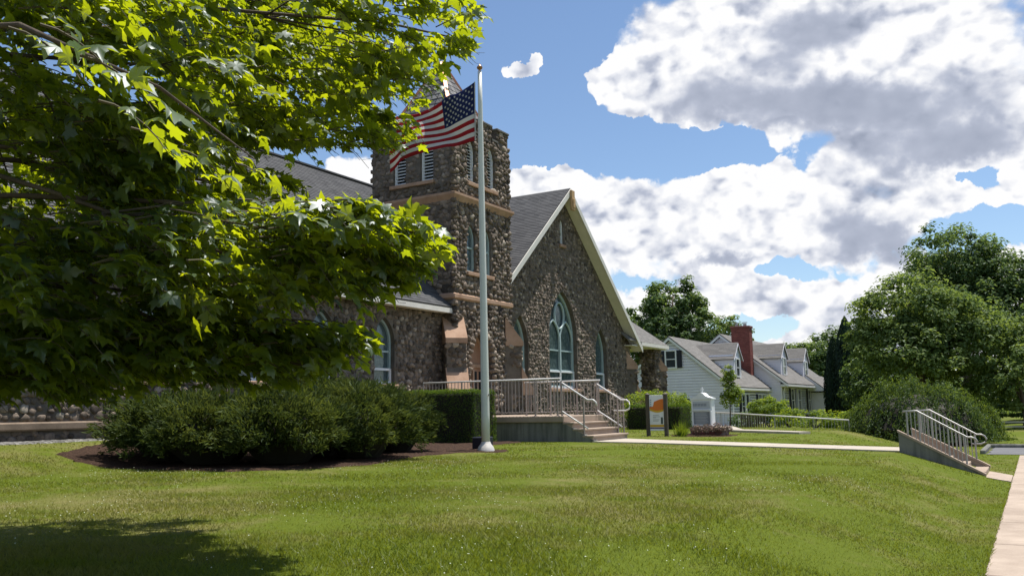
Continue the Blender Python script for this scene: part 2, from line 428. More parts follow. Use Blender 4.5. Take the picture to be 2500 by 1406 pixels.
class MB:
    def __init__(s): s.V = []; s.F = []; s.M = []
    def add(s, V, Fc, mi=0):
        o = len(s.V); s.V += [tuple(v) for v in V]; s.F += [tuple(o + i for i in f) for f in Fc]; s.M += [mi] * len(Fc); return s
    def box(s, a, b, mi=0):
        (x0, y0, z0), (x1, y1, z1) = a, b
        return s.add([(x0, y0, z0), (x1, y0, z0), (x1, y1, z0), (x0, y1, z0), (x0, y0, z1), (x1, y0, z1), (x1, y1, z1), (x0, y1, z1)],
                     [(0, 3, 2, 1), (4, 5, 6, 7), (0, 1, 5, 4), (1, 2, 6, 5), (2, 3, 7, 6), (3, 0, 4, 7)], mi)
    def bbox(s, a, b, bev=.01, mi=0):
        """box with bevelled edges"""
        bm = bmesh.new(); bmesh.ops.create_cube(bm, size=1)
        a = Vector(a); b = Vector(b)
        for v in bm.verts: v.co = Vector(((a[i] + b[i]) / 2 + v.co[i] * (b[i] - a[i]) for i in range(3)))
        bmesh.ops.bevel(bm, geom=bm.edges[:], offset=bev, segments=1, affect='EDGES')
        s.add([v.co[:] for v in bm.verts], [[v.index for v in f.verts] for f in bm.faces], mi); bm.free(); return s
    def obox(s, c, ax, ay, az, mi=0):
        """box with centre c and half axes"""
        c, ax, ay, az = map(np.array, (c, ax, ay, az)); P = []
        for k in (-1, 1):
            for i, j in ((-1, -1), (1, -1), (1, 1), (-1, 1)): P.append(c + i * ax + j * ay + k * az)
        return s.add(P, [(0, 3, 2, 1), (4, 5, 6, 7), (0, 1, 5, 4), (1, 2, 6, 5), (2, 3, 7, 6), (3, 0, 4, 7)], mi)
    def bar(s, p, q, w, h=None, mi=0):
        p = np.array(p, float); q = np.array(q, float); d = q - p; L = np.linalg.norm(d); d /= L
        up = np.array([0, 0, 1.]) if abs(d[2]) < .95 else np.array([1., 0, 0])
        sd = np.cross(d, up); sd /= np.linalg.norm(sd); u = np.cross(sd, d)
        return s.obox((p + q) / 2, d * L / 2, sd * w / 2, u * (h or w) / 2, mi)
    def tube(s, pts, r, seg=8, mi=0, cap=True):
        pts = np.array(pts, float); n = len(pts); rs = np.broadcast_to(r, (n,))
        T = np.gradient(pts, axis=0); T /= np.linalg.norm(T, axis=1)[:, None] + 1e-9
        up = np.array([0, 0, 1.]) if abs(T[0][2]) < .9 else np.array([1., 0, 0])
        V = []
        for i in range(n):
            a = np.cross(T[i], up); a /= np.linalg.norm(a) + 1e-9; b = np.cross(a, T[i])
            for k in range(seg):
                t = 2 * math.pi * k / seg; V.append(pts[i] + rs[i] * (a * math.cos(t) + b * math.sin(t)))
        Fc = [(i * seg + k, i * seg + (k + 1) % seg, (i + 1) * seg + (k + 1) % seg, (i + 1) * seg + k) for i in range(n - 1) for k in range(seg)]
        if cap: Fc += [tuple(range(seg))[::-1], tuple((n - 1) * seg + k for k in range(seg))]
        return s.add(V, Fc, mi)
    def lathe(s, c, prof, seg=16, mi=0):
        c = np.array(c, float); V = []; n = len(prof)
        for r, z in prof:
            for k in range(seg):
                t = 2 * math.pi * k / seg; V.append(c + np.array([r * math.cos(t), r * math.sin(t), z]))
        Fc = [(i * seg + k, i * seg + (k + 1) % seg, (i + 1) * seg + (k + 1) % seg, (i + 1) * seg + k) for i in range(n - 1) for k in range(seg)]
        return s.add(V, Fc, mi)
    def prism(s, poly, off, mi=0):
        """closed polygon (3D points) pushed along off"""
        P = [np.array(p, float) for p in poly]; n = len(P); off = np.array(off, float)
        tri = tessellate_polygon([[Vector(p) for p in P]])
        V = P + [p + off for p in P]
        Fc = [tuple(t) for t in tri] + [tuple(i + n for i in t[::-1]) for t in tri] + [(i, (i + 1) % n, (i + 1) % n + n, i + n) for i in range(n)]
        return s.add(V, Fc, mi)
    def obj(s, name, mats, parent=None, smooth=False, kind=None, fixn=True, **props):
        me = new_mesh(name, s.V, s.F, mats, s.M, smooth)
        if fixn:
            bm = bmesh.new(); bm.from_mesh(me); bmesh.ops.recalc_face_normals(bm, faces=bm.faces); bm.to_mesh(me); bm.free()
        return link(name, me, parent, kind, **props)


def tagthing(o, label, cat, group=None):
    o['label'] = label; o['category'] = cat
    if group: o['group'] = group
    return o

# ------------------------------------------------------------------ setting: lawn, walks, road
def axis_vals(parts):
    out = []
    for a, b, st in parts: out += list(np.arange(a, b, st))
    return np.array(out + [parts[-1][1]])


xs = axis_vals([(-900, -100, 80), (-100, -40, 6), (-40, -20, 1), (-20, -4, .4), (-4, 2.2, .1), (2.2, 10, 1), (10, 60, 10), (60, 900, 105)])
ys = axis_vals([(-300, -20, 40), (-20, 0, 2), (0, 40, .4), (40, 100, 2), (100, 1500, 100)])
GX, GY = np.meshgrid(xs, ys, indexing='ij')
GZ = g(GX, GY)
GZ = np.where((GX > -.56) & (GX < 1.05) & (GY < 30.8), GZ - .05, GZ)
GZ = np.where((GX > 2.45) & (GX < 12), GZ - .14, GZ)
GZ = GZ + .012 * np.sin(GX * 1.7 + 1.3 * np.sin(GY * .9)) * np.sin(GY * 1.3) * (GX < -1.2)
nx, ny = len(xs), len(ys)
I = np.arange(nx * ny).reshape(nx, ny)
quads = np.stack([I[:-1, :-1], I[1:, :-1], I[1:, 1:], I[:-1, 1:]], -1).reshape(-1, 4)
o = link('lawn', new_mesh('lawn', np.stack([GX, GY, GZ], -1).reshape(-1, 3), quads, M_ground, smooth=True), kind='structure')

# sidewalk of single slabs
sw = bpy.data.objects.new('sidewalk', None); col.objects.link(sw); sw['kind'] = 'structure'; WLOC[sw.name] = Vector()
m = MB(); m.bbox((-.55, .008, -.09), (.98, 2.092, 0), .012); slab = None
for i, y in enumerate(np.arange(-9.35, 30, 2.1)):
    if slab is None: slab = m.obj('slab', M_walk, sw); o = slab
    else: o = slab.copy(); col.objects.link(o)
    o.location = (random.uniform(-.004, .004), y, .004 + random.uniform(-.006, .004)); o.rotation_euler = (random.uniform(-.002, .002), random.uniform(-.002, .002), 0)
# short walk up to the street steps
m = MB(); m.prism([(-1.10, 21.6, .015), (-.56, 20.5, .015), (-.56, 22.25, .015), (-1.10, 23.5, .015)], (0, 0, -.1)); m.obj('landing_slab', M_walk, None, kind='structure')
# church walk
def walk_strip(name, pts, mt, dz=.02, seglen=1.5):
    """pts: list of (x, y, half width); slabs lie on the ground, each its own piece"""
    root = bpy.data.objects.new(name, None); col.objects.link(root); root['kind'] = 'structure'; WLOC[root.name] = Vector()
    P = np.array(pts, float); d = np.r_[0, np.cumsum(np.hypot(*np.diff(P[:, :2], axis=0).T))]
    n = max(1, int(d[-1] / seglen)); T = np.linspace(0, d[-1], n + 1)
    Q = np.stack([np.interp(T, d, P[:, k]) for k in range(3)], 1)
    for i in range(n):
        a, b = Q[i], Q[i + 1]; t = b[:2] - a[:2]; L = np.hypot(*t); t /= L; nn = np.array([-t[1], t[0]]); a2 = a[:2] + t * .006; b2 = b[:2] - t * .006
        c = [(a2 - nn * a[2]), (b2 - nn * b[2]), (b2 + nn * b[2]), (a2 + nn * a[2])]
        top = [(p[0], p[1], float(g(p[0], p[1])) + dz) for p in c]
        mb = MB(); mb.add(top + [(p[0], p[1], p[2] - .1) for p in top], [(0, 1, 2, 3), (7, 6, 5, 4), (0, 4, 5, 1), (1, 5, 6, 2), (2, 6, 7, 3), (3, 7, 4, 0)])
        mb.obj('slab', mt, root)
    return root


walk_strip('church_path', [(-2.7, 22.75, .82), (-9.3, 22.75, .82), (-10.32, 22.7, 1.1)], M_path, .03)
walk_strip('side_path', [(-6.9, 31.4, .45), (-9.7, 32.0, .5), (-11.5, 36.5, .5), (-14, 42, .5)], M_path, .075, .9)
# street beyond the grass verge, with kerb; side street at the far end
m = MB(); m.add([(2.6, -60, -.12), (11, -60, -.12), (11, 700, -.12), (2.6, 700, -.12)], [(0, 1, 2, 3)]); m.obj('street', M_asph, None, kind='structure')
m = MB(); m.bbox((2.42, -40, -.2), (2.58, 30.6, .02), .02); m.obj('kerb', M_path, None, kind='structure')
m = MB()
for y0 in np.arange(30.9, 35.4, 1.5):
    m.add([(-1.45, y0, .012), (2.6, y0, .012), (2.6, y0 + 1.5, .012), (-1.35, y0 + 1.5, .012)], [(0, 1, 2, 3)])
m.obj('driveway', M_asph, None, kind='structure')
m = MB(); m.bbox((-1.6, 35.4, -.1), (2.5, 35.55, .13), .03); m.bbox((-1.62, 31.2, -.1), (-1.47, 35.4, .13), .03); m.obj('driveway_kerb', M_wallc, None, kind='structure')


def sheet_on_ground(name, poly, mt, dz, step=.25, nz=.03):
    P = np.array(poly); x0, y0 = P.min(0); x1, y1 = P.max(0)
    X, Y = np.meshgrid(np.arange(x0, x1 + step, step), np.arange(y0, y1 + step, step), indexing='ij')
    def inside(px_, py_):
        c = np.zeros(px_.shape, bool); n = len(P)
        for i in range(n):
            xa, ya = P[i]; xb, yb = P[(i + 1) % n]
            hit = ((ya > py_) != (yb > py_)) & (px_ < (xb - xa) * (py_ - ya) / (yb - ya + 1e-12) + xa); c ^= hit
        return c
    k = inside(X, Y); Z = g(X, Y) + np.where(k, dz, -.05) + rng.uniform(-nz, nz, X.shape) * k * .5
    a, b = X.shape; I = np.arange(a * b).reshape(a, b)
    q = np.stack([I[:-1, :-1], I[1:, :-1], I[1:, 1:], I[:-1, 1:]], -1).reshape(-1, 4)
    keep = k.reshape(-1)[q].any(1)
    link(name, new_mesh(name, np.stack([X, Y, Z], -1).reshape(-1, 3), q[keep], mt, smooth=True), kind='structure')
    return inside


BED = [(-15.3, 9.7), (-14.6, 9.6), (-13.2, 9.75), (-10.9, 9.8), (-10.2, 10.6), (-10.0, 12), (-10.7, 14.3), (-10.5, 15.9), (-9.9, 16.4), (-10.2, 17.0), (-11.2, 17.2), (-12.0, 19.2), (-12.2, 21.0), (-17.0, 21.0), (-16.9, 13.5), (-15.9, 10.9)]
in_bed = sheet_on_ground('mulch_bed', BED, M_mulch, .03, .12)
in_grav = sheet_on_ground('gravel_strip', [(-17.1, 3), (-16.55, 3), (-16.55, 13.5), (-17.1, 13.5)], M_gravel, .03, .1)
in_bed2 = sheet_on_ground('flower_bed', [(-9.95, 26.6), (-8.4, 27.3), (-8.3, 28.6), (-9.95, 28.6)], M_mulch, .03, .12)


def on_turf(x, y):
    ok = ~in_bed(x, y) & ~in_bed2(x, y) & ~in_grav(x, y)
    ok &= ~((x > -.53) & (x < 1.02) & (y < 31)) & ~((x < -2.65) & (x > -10.4) & (y > 21.93) & (y < 23.57)) & ~((x < -1.08) & (x > -2.7) & (y > 21.75) & (y < 23.75))
    ok &= ~((x > -1.12) & (x < -.5) & (y > 22.05 - 2.8 * (x + 1.1)) & (y < 23.4 - 2.2 * (x + 1.1))) & ~((x < -10.2) & (y > 21.2) & (y < 25.5)) & (x > -17.1)
    ok &= ~((x < -16.3) & (y > 24)) & ~((x > -1.6) & (y > 30.8) & (y < 35.7)) & (x < 2.4)
    return ok


# grass blades: smaller and denser near the camera
def make_grass():
    Vs, Ts = [], []
    for d0, d1, dens, h, w in ((1.5, 5, 3200, .046, .0036), (5, 8, 3400, .040, .0042), (8, 12, 2300, .030, .0050), (12, 18, 1100, .026, .0068), (18, 28, 300, .024, .012), (28, 42, 60, .024, .024)):
        a0, a1 = R(-68), R(7); area = .5 * (a1 - a0) * (d1 ** 2 - d0 ** 2); n = int(area * dens)
        r = np.sqrt(rng.uniform(d0 ** 2, d1 ** 2, n)); a = rng.uniform(a0, a1, n); x = r * np.sin(a); y = r * np.cos(a)
        # patches: blades stand a little taller and closer in some places
        pt = np.sin(x * 2.1 + 1.7 * np.sin(y * 1.3)) * np.sin(y * 2.6 + 1.1 * np.sin(x * 1.9))
        k = on_turf(x, y) & (rng.uniform(0, 1, n) < .8 + .2 * pt); x, y, pt = x[k], y[k], pt[k]; n = len(x)
        z = g(x, y) - .005; hh = h * rng.uniform(.55, 1.35, n) * (1 + .15 * pt); ww = w * rng.uniform(.6, 1.3, n)
        ph = rng.uniform(0, 2 * np.pi, n); ln = rng.uniform(.2, 1.5, n) * hh; pl = rng.uniform(0, 2 * np.pi, n)
        A = np.stack([x - ww * np.cos(ph), y - ww * np.sin(ph), z], 1); B = np.stack([x + ww * np.cos(ph), y + ww * np.sin(ph), z], 1)
        C = np.stack([x + ln * np.cos(pl), y + ln * np.sin(pl), z + hh], 1)
        Vs.append(np.stack([A, B, C], 1).reshape(-1, 3)); t = rng.uniform(0, 1, n); Ts.append(np.repeat(t, 3))
    V = np.concatenate(Vs); T = np.concatenate(Ts)
    link('grass', new_mesh('grass', V, np.arange(len(V)).reshape(-1, 3), M_grass, tint=T), kind='stuff')
    # clover heads
    n = 4200; r = np.sqrt(rng.uniform(4 ** 2, 17 ** 2, n)); a = rng.uniform(R(-66), R(3), n); x = r * np.sin(a); y = r * np.cos(a)
    cl = np.sin(x * 1.1 + 2) * np.sin(y * .9 + .6 * np.sin(x * .7)) + .5 * np.sin(x * 2.7 + y * 1.9)
    k = on_turf(x, y) & (cl + rng.normal(0, .3, n) > .35) & (x < -2.2); x, y = x[k], y[k]; n = len(x); z = g(x, y) + rng.uniform(.025, .05, n); s = rng.uniform(.003, .0075, n)
    D = np.array([[1, 0, 0], [0, 1, 0], [-1, 0, 0], [0, -1, 0], [0, 0, .8], [0, 0, -.5]]); C = np.stack([x, y, z], 1)
    V = (C[:, None] + D[None] * s[:, None, None]).reshape(-1, 3)
    f = np.array([(0, 1, 4), (1, 2, 4), (2, 3, 4), (3, 0, 4), (1, 0, 5), (2, 1, 5), (3, 2, 5), (0, 3, 5)])
    link('clover_flowers', new_mesh('clover_flowers', V, (np.arange(n)[:, None, None] * 6 + f[None]).reshape(-1, 3), M_clover), kind='stuff')


make_grass()

# ------------------------------------------------------------------ stones
def stone_templates(nv=10):
    out = []
    for k in range(nv):
        r_ = np.random.default_rng(100 + k); V = [(0, 0, 1.0)]
        for th, m_ in ((38, 6), (68, 8), (96, 8)):
            for j in range(m_):
                a = 2 * np.pi * (j + .5 * (th == 68)) / m_; V.append((math.sin(R(th)) * math.cos(a), math.sin(R(th)) * math.sin(a), math.cos(R(th))))
        V = np.array(V); V[:, :2] = np.sign(V[:, :2]) * np.abs(V[:, :2]) ** .74; V[:, 2] = np.sign(V[:, 2]) * np.abs(V[:, 2]) ** .6
        V *= r_.uniform(.80, 1.2, (len(V), 1)); V[0, :2] += r_.uniform(-.4, .4, 2); V[:, 2] += V[:, 0] * r_.uniform(-.3, .3) + V[:, 1] * r_.uniform(-.3, .3)
        Fc = [(0, 1 + j, 1 + (j + 1) % 6) for j in range(6)]
        a0, b0 = 1, 7
        i = j = 0
        while i < 6 or j < 8:        # zip the two rings
            if j / 8 <= i / 6 and j < 8 or i >= 6: Fc.append((a0 + i % 6, b0 + j % 8, b0 + (j + 1) % 8)); j += 1
            else: Fc.append((a0 + i % 6, b0 + j % 8, a0 + (i + 1) % 6)); i += 1
        for j in range(8): a, b = 7 + j, 7 + (j + 1) % 8; c, d = 15 + j, 15 + (j + 1) % 8; Fc += [(a, c, d), (a, d, b)]
        out.append((V, np.array(Fc)))
    return out


ST = stone_templates()
STONES = []      # (centre, matrix 3x3, template, tint)


def lay_stones(org, es, et, nrm, s0, s1, t0, t1, inside, sp=(.235, .175), depth=.075, size=1., bright=0.):
    org, es, et, nrm = (np.array(v, float) for v in (org, es, et, nrm))
    ds, dt = sp
    for r_i, t in enumerate(np.arange(t0 + dt / 2, t1, dt)):
        sc_row = rng.uniform(.85, 1.15)
        for s in np.arange(s0 + ds / 2 * (r_i % 2) + rng.uniform(-.05, .05), s1, ds):
            ss = s + rng.uniform(-.22, .22) * ds; tt = t + rng.uniform(-.25, .25) * dt
            if not inside(ss, tt): continue
            a = rng.normal(0, .5); k = rng.uniform(.66, 1.22) * sc_row * size
            ra = ds * .53 * k * rng.uniform(.85, 1.2); rb = dt * .54 * k * rng.uniform(.85, 1.2); rc = depth * rng.uniform(.45, 1.5)
            e1 = es * math.cos(a) + et * math.sin(a); e2 = -es * math.sin(a) + et * math.cos(a)
            n2 = nrm + es * rng.normal(0, .15) + et * rng.normal(0, .15)
            M_ = np.stack([e1 * ra, e2 * rb, n2 * rc], 1)
            STONES.append((org + es * ss + et * tt - nrm * .012, M_, int(rng.integers(len(ST))), float(np.clip(rng.normal(.5, .24) + bright, 0, 1))))


def flush_stones(parent):
    """the stones that show largest become parts of their own, the others one joined part"""
    if not STONES: return
    C = np.array([s[0] for s in STONES]); N = np.array([s[1][:, 2] / np.linalg.norm(s[1][:, 2]) for s in STONES])
    A = np.array([np.linalg.norm(s[1][:, 0]) * np.linalg.norm(s[1][:, 1]) for s in STONES])
    v = CAM - C; d = np.linalg.norm(v, axis=1); q = (C - CAM); z = q @ F; X = 1250 + FPX * (q @ RR) / z; Y = 703 - FPX * (q @ UU) / z
    vis = (X > 1085) & (X < 1560) & (Y > 340) & (Y < 1000) & (Y > 455 - 0 * X)
    score = A * np.clip(np.einsum('ij,ij->i', v, N) / d, 0, 1) / d ** 2 * np.where(vis, 1, .001)
    top = set(np.argsort(-score)[:290].tolist())
    meshes = {}
    Vs, Fs, Ts = [], [], []; off = 0
    for i, (c, M_, k, t) in enumerate(STONES):
        V, Fc = ST[k]
        if i in top:
            tb = round(t * 5) / 5
            if (k, tb) not in meshes: meshes[(k, tb)] = new_mesh('stone', V, Fc, M_stone, smooth=True, tint=np.full(len(V), tb))
            o = link('stone', meshes[(k, tb)], parent)
            o.matrix_basis = Matrix(((*M_[0], c[0]), (*M_[1], c[1]), (*M_[2], c[2]), (0, 0, 0, 1)))
        else:
            Vs.append(V @ M_.T + c); Fs.append(Fc + off); Ts.append(np.full(len(V), t)); off += len(V)
    # templates are left-handed or not depending on the frame; orientation does not matter for diffuse stones
    link('wall_stones', new_mesh('wall_stones', np.concatenate(Vs), np.concatenate(Fs), M_stone, smooth=True, tint=np.concatenate(Ts)), parent, kind='stuff')


def lancet(c, w, z0, zs, za, n=7):
    """outline of a pointed arch opening, centre c, width w, sill z0, springing zs, apex za"""
    h = w / 2; H = za - zs; Rr = (h * h + H * H) / (2 * h)   # circle centred on the springing line
    pts = [(c - h, z0), (c + h, z0)]
    a1 = math.atan2(H, Rr - h) if Rr > h else math.pi / 2
    a1 = math.asin(min(1, H / Rr))
    for i in range(n + 1): a = a1 * i / n; pts.append((c + h - Rr + Rr * math.cos(a), zs + Rr * math.sin(a)))
    for i in range(n - 1, -1, -1): a = a1 * i / n; pts.append((c - h + Rr - Rr * math.cos(a), zs + Rr * math.sin(a)))
    return pts


def in_poly(P):
    P = list(P)
    def f(x, y):
        c = False; n = len(P)
        for i in range(n):
            xa, ya = P[i]; xb, yb = P[(i + 1) % n]
            if (ya > y) != (yb > y) and x < (xb - xa) * (y - ya) / (yb - ya) + xa: c = not c
        return c
    return f


def grow(P, k):
    c = np.mean(P, 0); cx = c[0]; out = []
    zlo = min(p[1] for p in P); zhi = max(p[1] for p in P)
    for x, z in P: out.append((x + (k if x > cx else -k if x < cx else 0), z + (k * 1.2 if z > (zlo + zhi) / 2 else -k * .3)))
    return out


def wall_panel(name, parent, outline, holes, to3, nrm, depth, mt, thick=.4):
    """flat wall with openings; to3(s,t) -> point on the face; nrm outward; reveals go depth inwards"""
    loops = [[Vector((p[0], p[1], 0)) for p in outline]] + [[Vector((p[0], p[1], 0)) for p in h] for h in holes]
    tri = tessellate_polygon(loops); flat_ = [p for l in loops for p in l]
    V = [np.array(to3(p.x, p.y)) for p in flat_]; Fc = [tuple(t) for t in tri]; n0 = len(V); nrm = np.array(nrm, float)
    V2 = [v - nrm * depth for v in V]; V += V2; i0 = 0
    for li_, l in enumerate(loops):
        n = len(l)
        if li_:
            for i in range(n): a = i0 + i; b = i0 + (i + 1) % n; Fc.append((a, b, b + n0, a + n0))
        i0 += n
    mb = MB(); mb.add(V, Fc); return mb.obj(name, mt, parent)


def strip_along(P, w, closed=False):
    """inner offset ring of polygon P (2D) by width w"""
    P = np.array(P, float); n = len(P); out = []
    A = .5 * sum(P[i][0] * P[(i + 1) % n][1] - P[(i + 1) % n][0] * P[i][1] for i in range(n)); sg = 1 if A > 0 else -1
    for i in range(n):
        a, b, c = P[i - 1], P[i], P[(i + 1) % n]; u = b - a; v = c - b; u /= np.linalg.norm(u) + 1e-9; v /= np.linalg.norm(v) + 1e-9
        n1 = sg * np.array([-u[1], u[0]]); n2 = sg * np.array([-v[1], v[0]]); nn = n1 + n2; L = np.linalg.norm(nn)
        nn = nn / L if L > 1e-6 else n1; k = w / max(.35, nn @ n1); out.append(b + nn * k)
    return out


def ring(mb, P, w, to3, nrm, d0, d1, mi=0):
    """flat frame following outline P, width w, between depths d0 (front) and d1 behind the face"""
    Q = strip_along(P, w); n = len(P); nrm = np.array(nrm, float); V = []
    for L in (P, Q):
        for d in (d0, d1): V += [np.array(to3(*p)) - nrm * d for p in L]
    Fc = []
    for i in range(n):
        j = (i + 1) % n
        Fc += [(i, j, 2 * n + j, 2 * n + i), (n + i, 3 * n + i, 3 * n + j, n + j), (i, n + i, n + j, j), (2 * n + i, 2 * n + j, 3 * n + j, 3 * n + i)]
    mb.add(V, Fc, mi); return Q


def pane(P, to3, nrm, d, mb, mi=0):
    tri = tessellate_polygon([[Vector((p[0], p[1], 0)) for p in P]])
    mb.add([np.array(to3(*p)) - np.array(nrm) * d for p in P], [tuple(t) for t in tri], mi)


# ------------------------------------------------------------------ the church
XT, YT0, YT1, XTB = -16.67, 24.5, 28.2, -20.25
XG = -17.17; XN = -17.15
church = thing('church', 'fieldstone church with square bell tower, steep gable and arched windows', 'church', (-18.5, 26.3, .7))
face_x = lambda X: (lambda s, t: (X, s, t))
face_y = lambda Y: (lambda s, t: (s, Y, t))


def arched_window(parent, P, to3, nrm, cx, w, z0, zs, za, trans=(), white_below=None, dep=.2, frame=.075, mullion=False):
    wroot = MB(); Q = ring(wroot, P, frame, to3, nrm, dep - .05, dep + .06)
    win = wroot.obj('arched_window', M_teal, parent)
    gb = MB(); pane(Q, to3, nrm, dep + .02, gb); gb.obj('glass', M_stained, win)
    fr = MB(); es = np.array(to3(1, 0)) - np.array(to3(0, 0)); ez = np.array([0, 0, 1.]); nn = np.array(nrm, float)
    def rect(sa, sb, za_, zb, d0, d1, mb, mi=0):
        c = np.array(to3((sa + sb) / 2, (za_ + zb) / 2)) - nn * (d0 + d1) / 2
        mb.obox(c, es * (sb - sa) / 2, ez * (zb - za_) / 2, nn * (d1 - d0) / 2, mi)
    for z in trans: rect(cx - w / 2 + frame, cx + w / 2 - frame, z - .03, z + .03, dep - .035, dep + .04, fr)
    if fr.V: fr.obj('transom', M_teal, win)
    if white_below:
        lo = MB(); zt = white_below; h = w / 2
        rect(cx - h + .005, cx + h - .005, z0, z0 + .09, dep - .075, dep - .02, lo); rect(cx - h + .005, cx + h - .005, zt - .05, zt + .02, dep - .075, dep - .02, lo)
        for s in ([-1, 1] + ([0] if mullion else [])):
            c0 = cx + s * (h - .045); rect(c0 - .04, c0 + .04, z0 + .09, zt - .05, dep - .075, dep - .02, lo)
        lo.obj('lower_sash', M_white, win)
    return win, Q


def tower():
    z0, zb1, zb2, ztop = .6, 5.45, 9.0, 11.55
    # front face holes
    fw = [lancet(25.62, .56, 9.6, 10.75, 11.25), lancet(26.98, .56, 9.6, 10.75, 11.25), lancet(25.58, .54, 6.38, 7.55, 8.08), lancet(26.63, .54, 6.38, 7.55, 8.08), lancet(26.17, 1.55, 1.4, 3.15, 4.35, 9)]
    lw = [lancet(-19.0, .56, 9.6, 10.75, 11.2), lancet(-17.8, .56, 9.6, 10.75, 11.2)]
    wall_panel('tower_front_wall', church, [(YT0, z0), (YT1, z0), (YT1, ztop), (YT0, ztop)], fw, face_x(XT), (1, 0, 0), .42, M_mortar)
    wall_panel('tower_side_wall', church, [(XTB, z0), (XT, z0), (XT, ztop), (XTB, ztop)], lw, face_y(YT0), (0, -1, 0), .42, M_mortar)
    m = MB(); m.add([(XTB, YT0, z0), (XTB, YT1, z0), (XT, YT1, z0), (XTB, YT0, ztop), (XTB, YT1, ztop), (XT, YT1, ztop)], [(0, 1, 4, 3), (1, 2, 5, 4)])
    m.obj('tower_rear_wall', M_mortar, church)
    fi = [in_poly(grow(p, .035)) for p in fw]; li = [in_poly(grow(p, .035)) for p in lw]
    okf = lambda s, t: not any(f(s, t) for f in fi) and not (zb1 - .12 < t < zb1 + .12) and not (zb2 - .15 < t < zb2 + .1)
    okl = lambda s, t: not any(f(s, t) for f in li) and not (zb1 - .12 < t < zb1 + .12) and not (zb2 - .15 < t < zb2 + .1)
    lay_stones((XT, 0, 0), (0, 1, 0), (0, 0, 1), (1, 0, 0), YT0 + .02, YT1 - .02, .65, ztop - .05, okf, (.20, .15), .07)
    lay_stones((0, YT0, 0), (1, 0, 0), (0, 0, 1), (0, -1, 0), XTB + .05, XT + .02, .9, ztop - .05, okl, (.24, .155), .04)
    lay_stones((XT, 0, 0), (0, 1, 0), (0, 0, 1), (1, 0, 0), YT0 + .02, YT1 - .02, 9.15, ztop - .05, okf, (.21, .155), .06)
    # quoin stones wrapping the corners
    for cx_, cy_, dx, dy in ((XT, YT0, 1, -1), (XT, YT1, 1, 1)):
        for z in np.arange(.8, ztop, .2):
            if abs(z - zb1) < .15 or abs(z - zb2) < .17: continue
            n = np.array([dx, dy, 0]) / 1.414; t = np.array([-n[1], n[0], 0])
            M_ = np.stack([t * .11 * rng.uniform(.8, 1.2), np.array([0, 0, .1]) * rng.uniform(.8, 1.15), n * .12 * rng.uniform(.7, 1.2)], 1)
            STONES.append((np.array([cx_, cy_, z]) - n * .04, M_, int(rng.integers(10)), float(np.clip(rng.normal(.5, .2), 0, 1))))
    for z, h, p in ((zb1, .2, .09), (zb2, .16, .16)):      # string courses
        m = MB()
        Pp = [(XTB - p, YT0 - p), (XT + p, YT0 - p), (XT + p, YT1 + p), (XTB - p, YT1 + p)]; q = .02
        Pq = [(XTB - q, YT0 - q), (XT + q, YT0 - q), (XT + q, YT1 + q), (XTB - q, YT1 + q)]
        V = [(x, y, z + h / 2) for x, y in Pq] + [(x, y, z + h / 2 - .05) for x, y in Pp] + [(x, y, z - h / 2 + .03) for x, y in Pp] + [(x, y, z - h / 2 - (.16 if z > 7 else .03)) for x, y in Pq]
        m.add(V, [(4 * k + i, 4 * k + (i + 1) % 4, 4 * k + 4 + (i + 1) % 4, 4 * k + 4 + i) for k in range(3) for i in range(4)])
        m.obj('string_course', M_peach, church)
    # sills
    for a, b, z in ((25.28, 27.32, 9.53), (25.22, 26.98, 6.31)):
        m = MB(); m.bbox((XT - .3, a, z - .07), (XT + .11, b, z + .06), .015); m.obj('window_sill', M_peach, church)
    m = MB(); m.bbox((-19.4, YT0 - .11, 9.46), (-17.45, YT0 + .3, 9.59), .015); m.obj('window_sill', M_peach, church)
    # louvred belfry windows
    def louvre(P, to3, nrm, cx, w, zs, za):
        mb = MB(); ring(mb, P, .055, to3, nrm, .10, .2); lv = mb.obj('louvred_window', M_white, church)
        b = MB(); pane(P, to3, nrm, .36, b); b.obj('backing', M_dark, lv)
        es = np.array(to3(1, 0)) - np.array(to3(0, 0)); nn = np.array(nrm, float); H = za - zs; h = w / 2; Rr = (h * h + H * H) / (2 * h)
        for z in np.arange(9.7, za - .08, .115):
            hw = h if z < zs else max(0, math.sqrt(max(0, Rr ** 2 - (z - zs) ** 2)) - (Rr - h))
            hw -= .05
            if hw < .05: continue
            s = MB(); s.obox(np.array(to3(cx, z)) - nn * .19, es * hw, nn * .045 * -1 + np.array([0, 0, .028]), np.array([0, 0, .008]) + nn * .004); s.obj('slat', M_white, lv)
    for P, c in ((fw[0], 25.62), (fw[1], 26.98)): louvre(P, face_x(XT), (1, 0, 0), c, .56, 10.75, 11.25)
    for P, c in ((lw[0], -19.0), (lw[1], -17.8)): louvre(P, face_y(YT0), (0, -1, 0), c, .56, 10.75, 11.2)
    for P, c in ((fw[2], 25.58), (fw[3], 26.63)): arched_window(church, P, face_x(XT), (1, 0, 0), c, .54, 6.38, 7.55, 8.08, (7.25,), None, .13, .06)
    # door
    P = fw[4]; mb = MB(); Q = ring(mb, P, .09, face_x(XT), (1, 0, 0), .34, .42); d = mb.obj('door', M_peach, church)
    mb = MB(); pane(Q, face_x(XT), (1, 0, 0), .40, mb); mb.obj('door_leaf', M_door, d)
    mb = MB(); mb.box((XT - .39, 25.5, 3.08), (XT - .33, 26.85, 3.2)); mb.box((XT - .39, 26.12, 1.4), (XT - .33, 26.22, 3.08)); mb.obj('door_rail', M_peach, d)
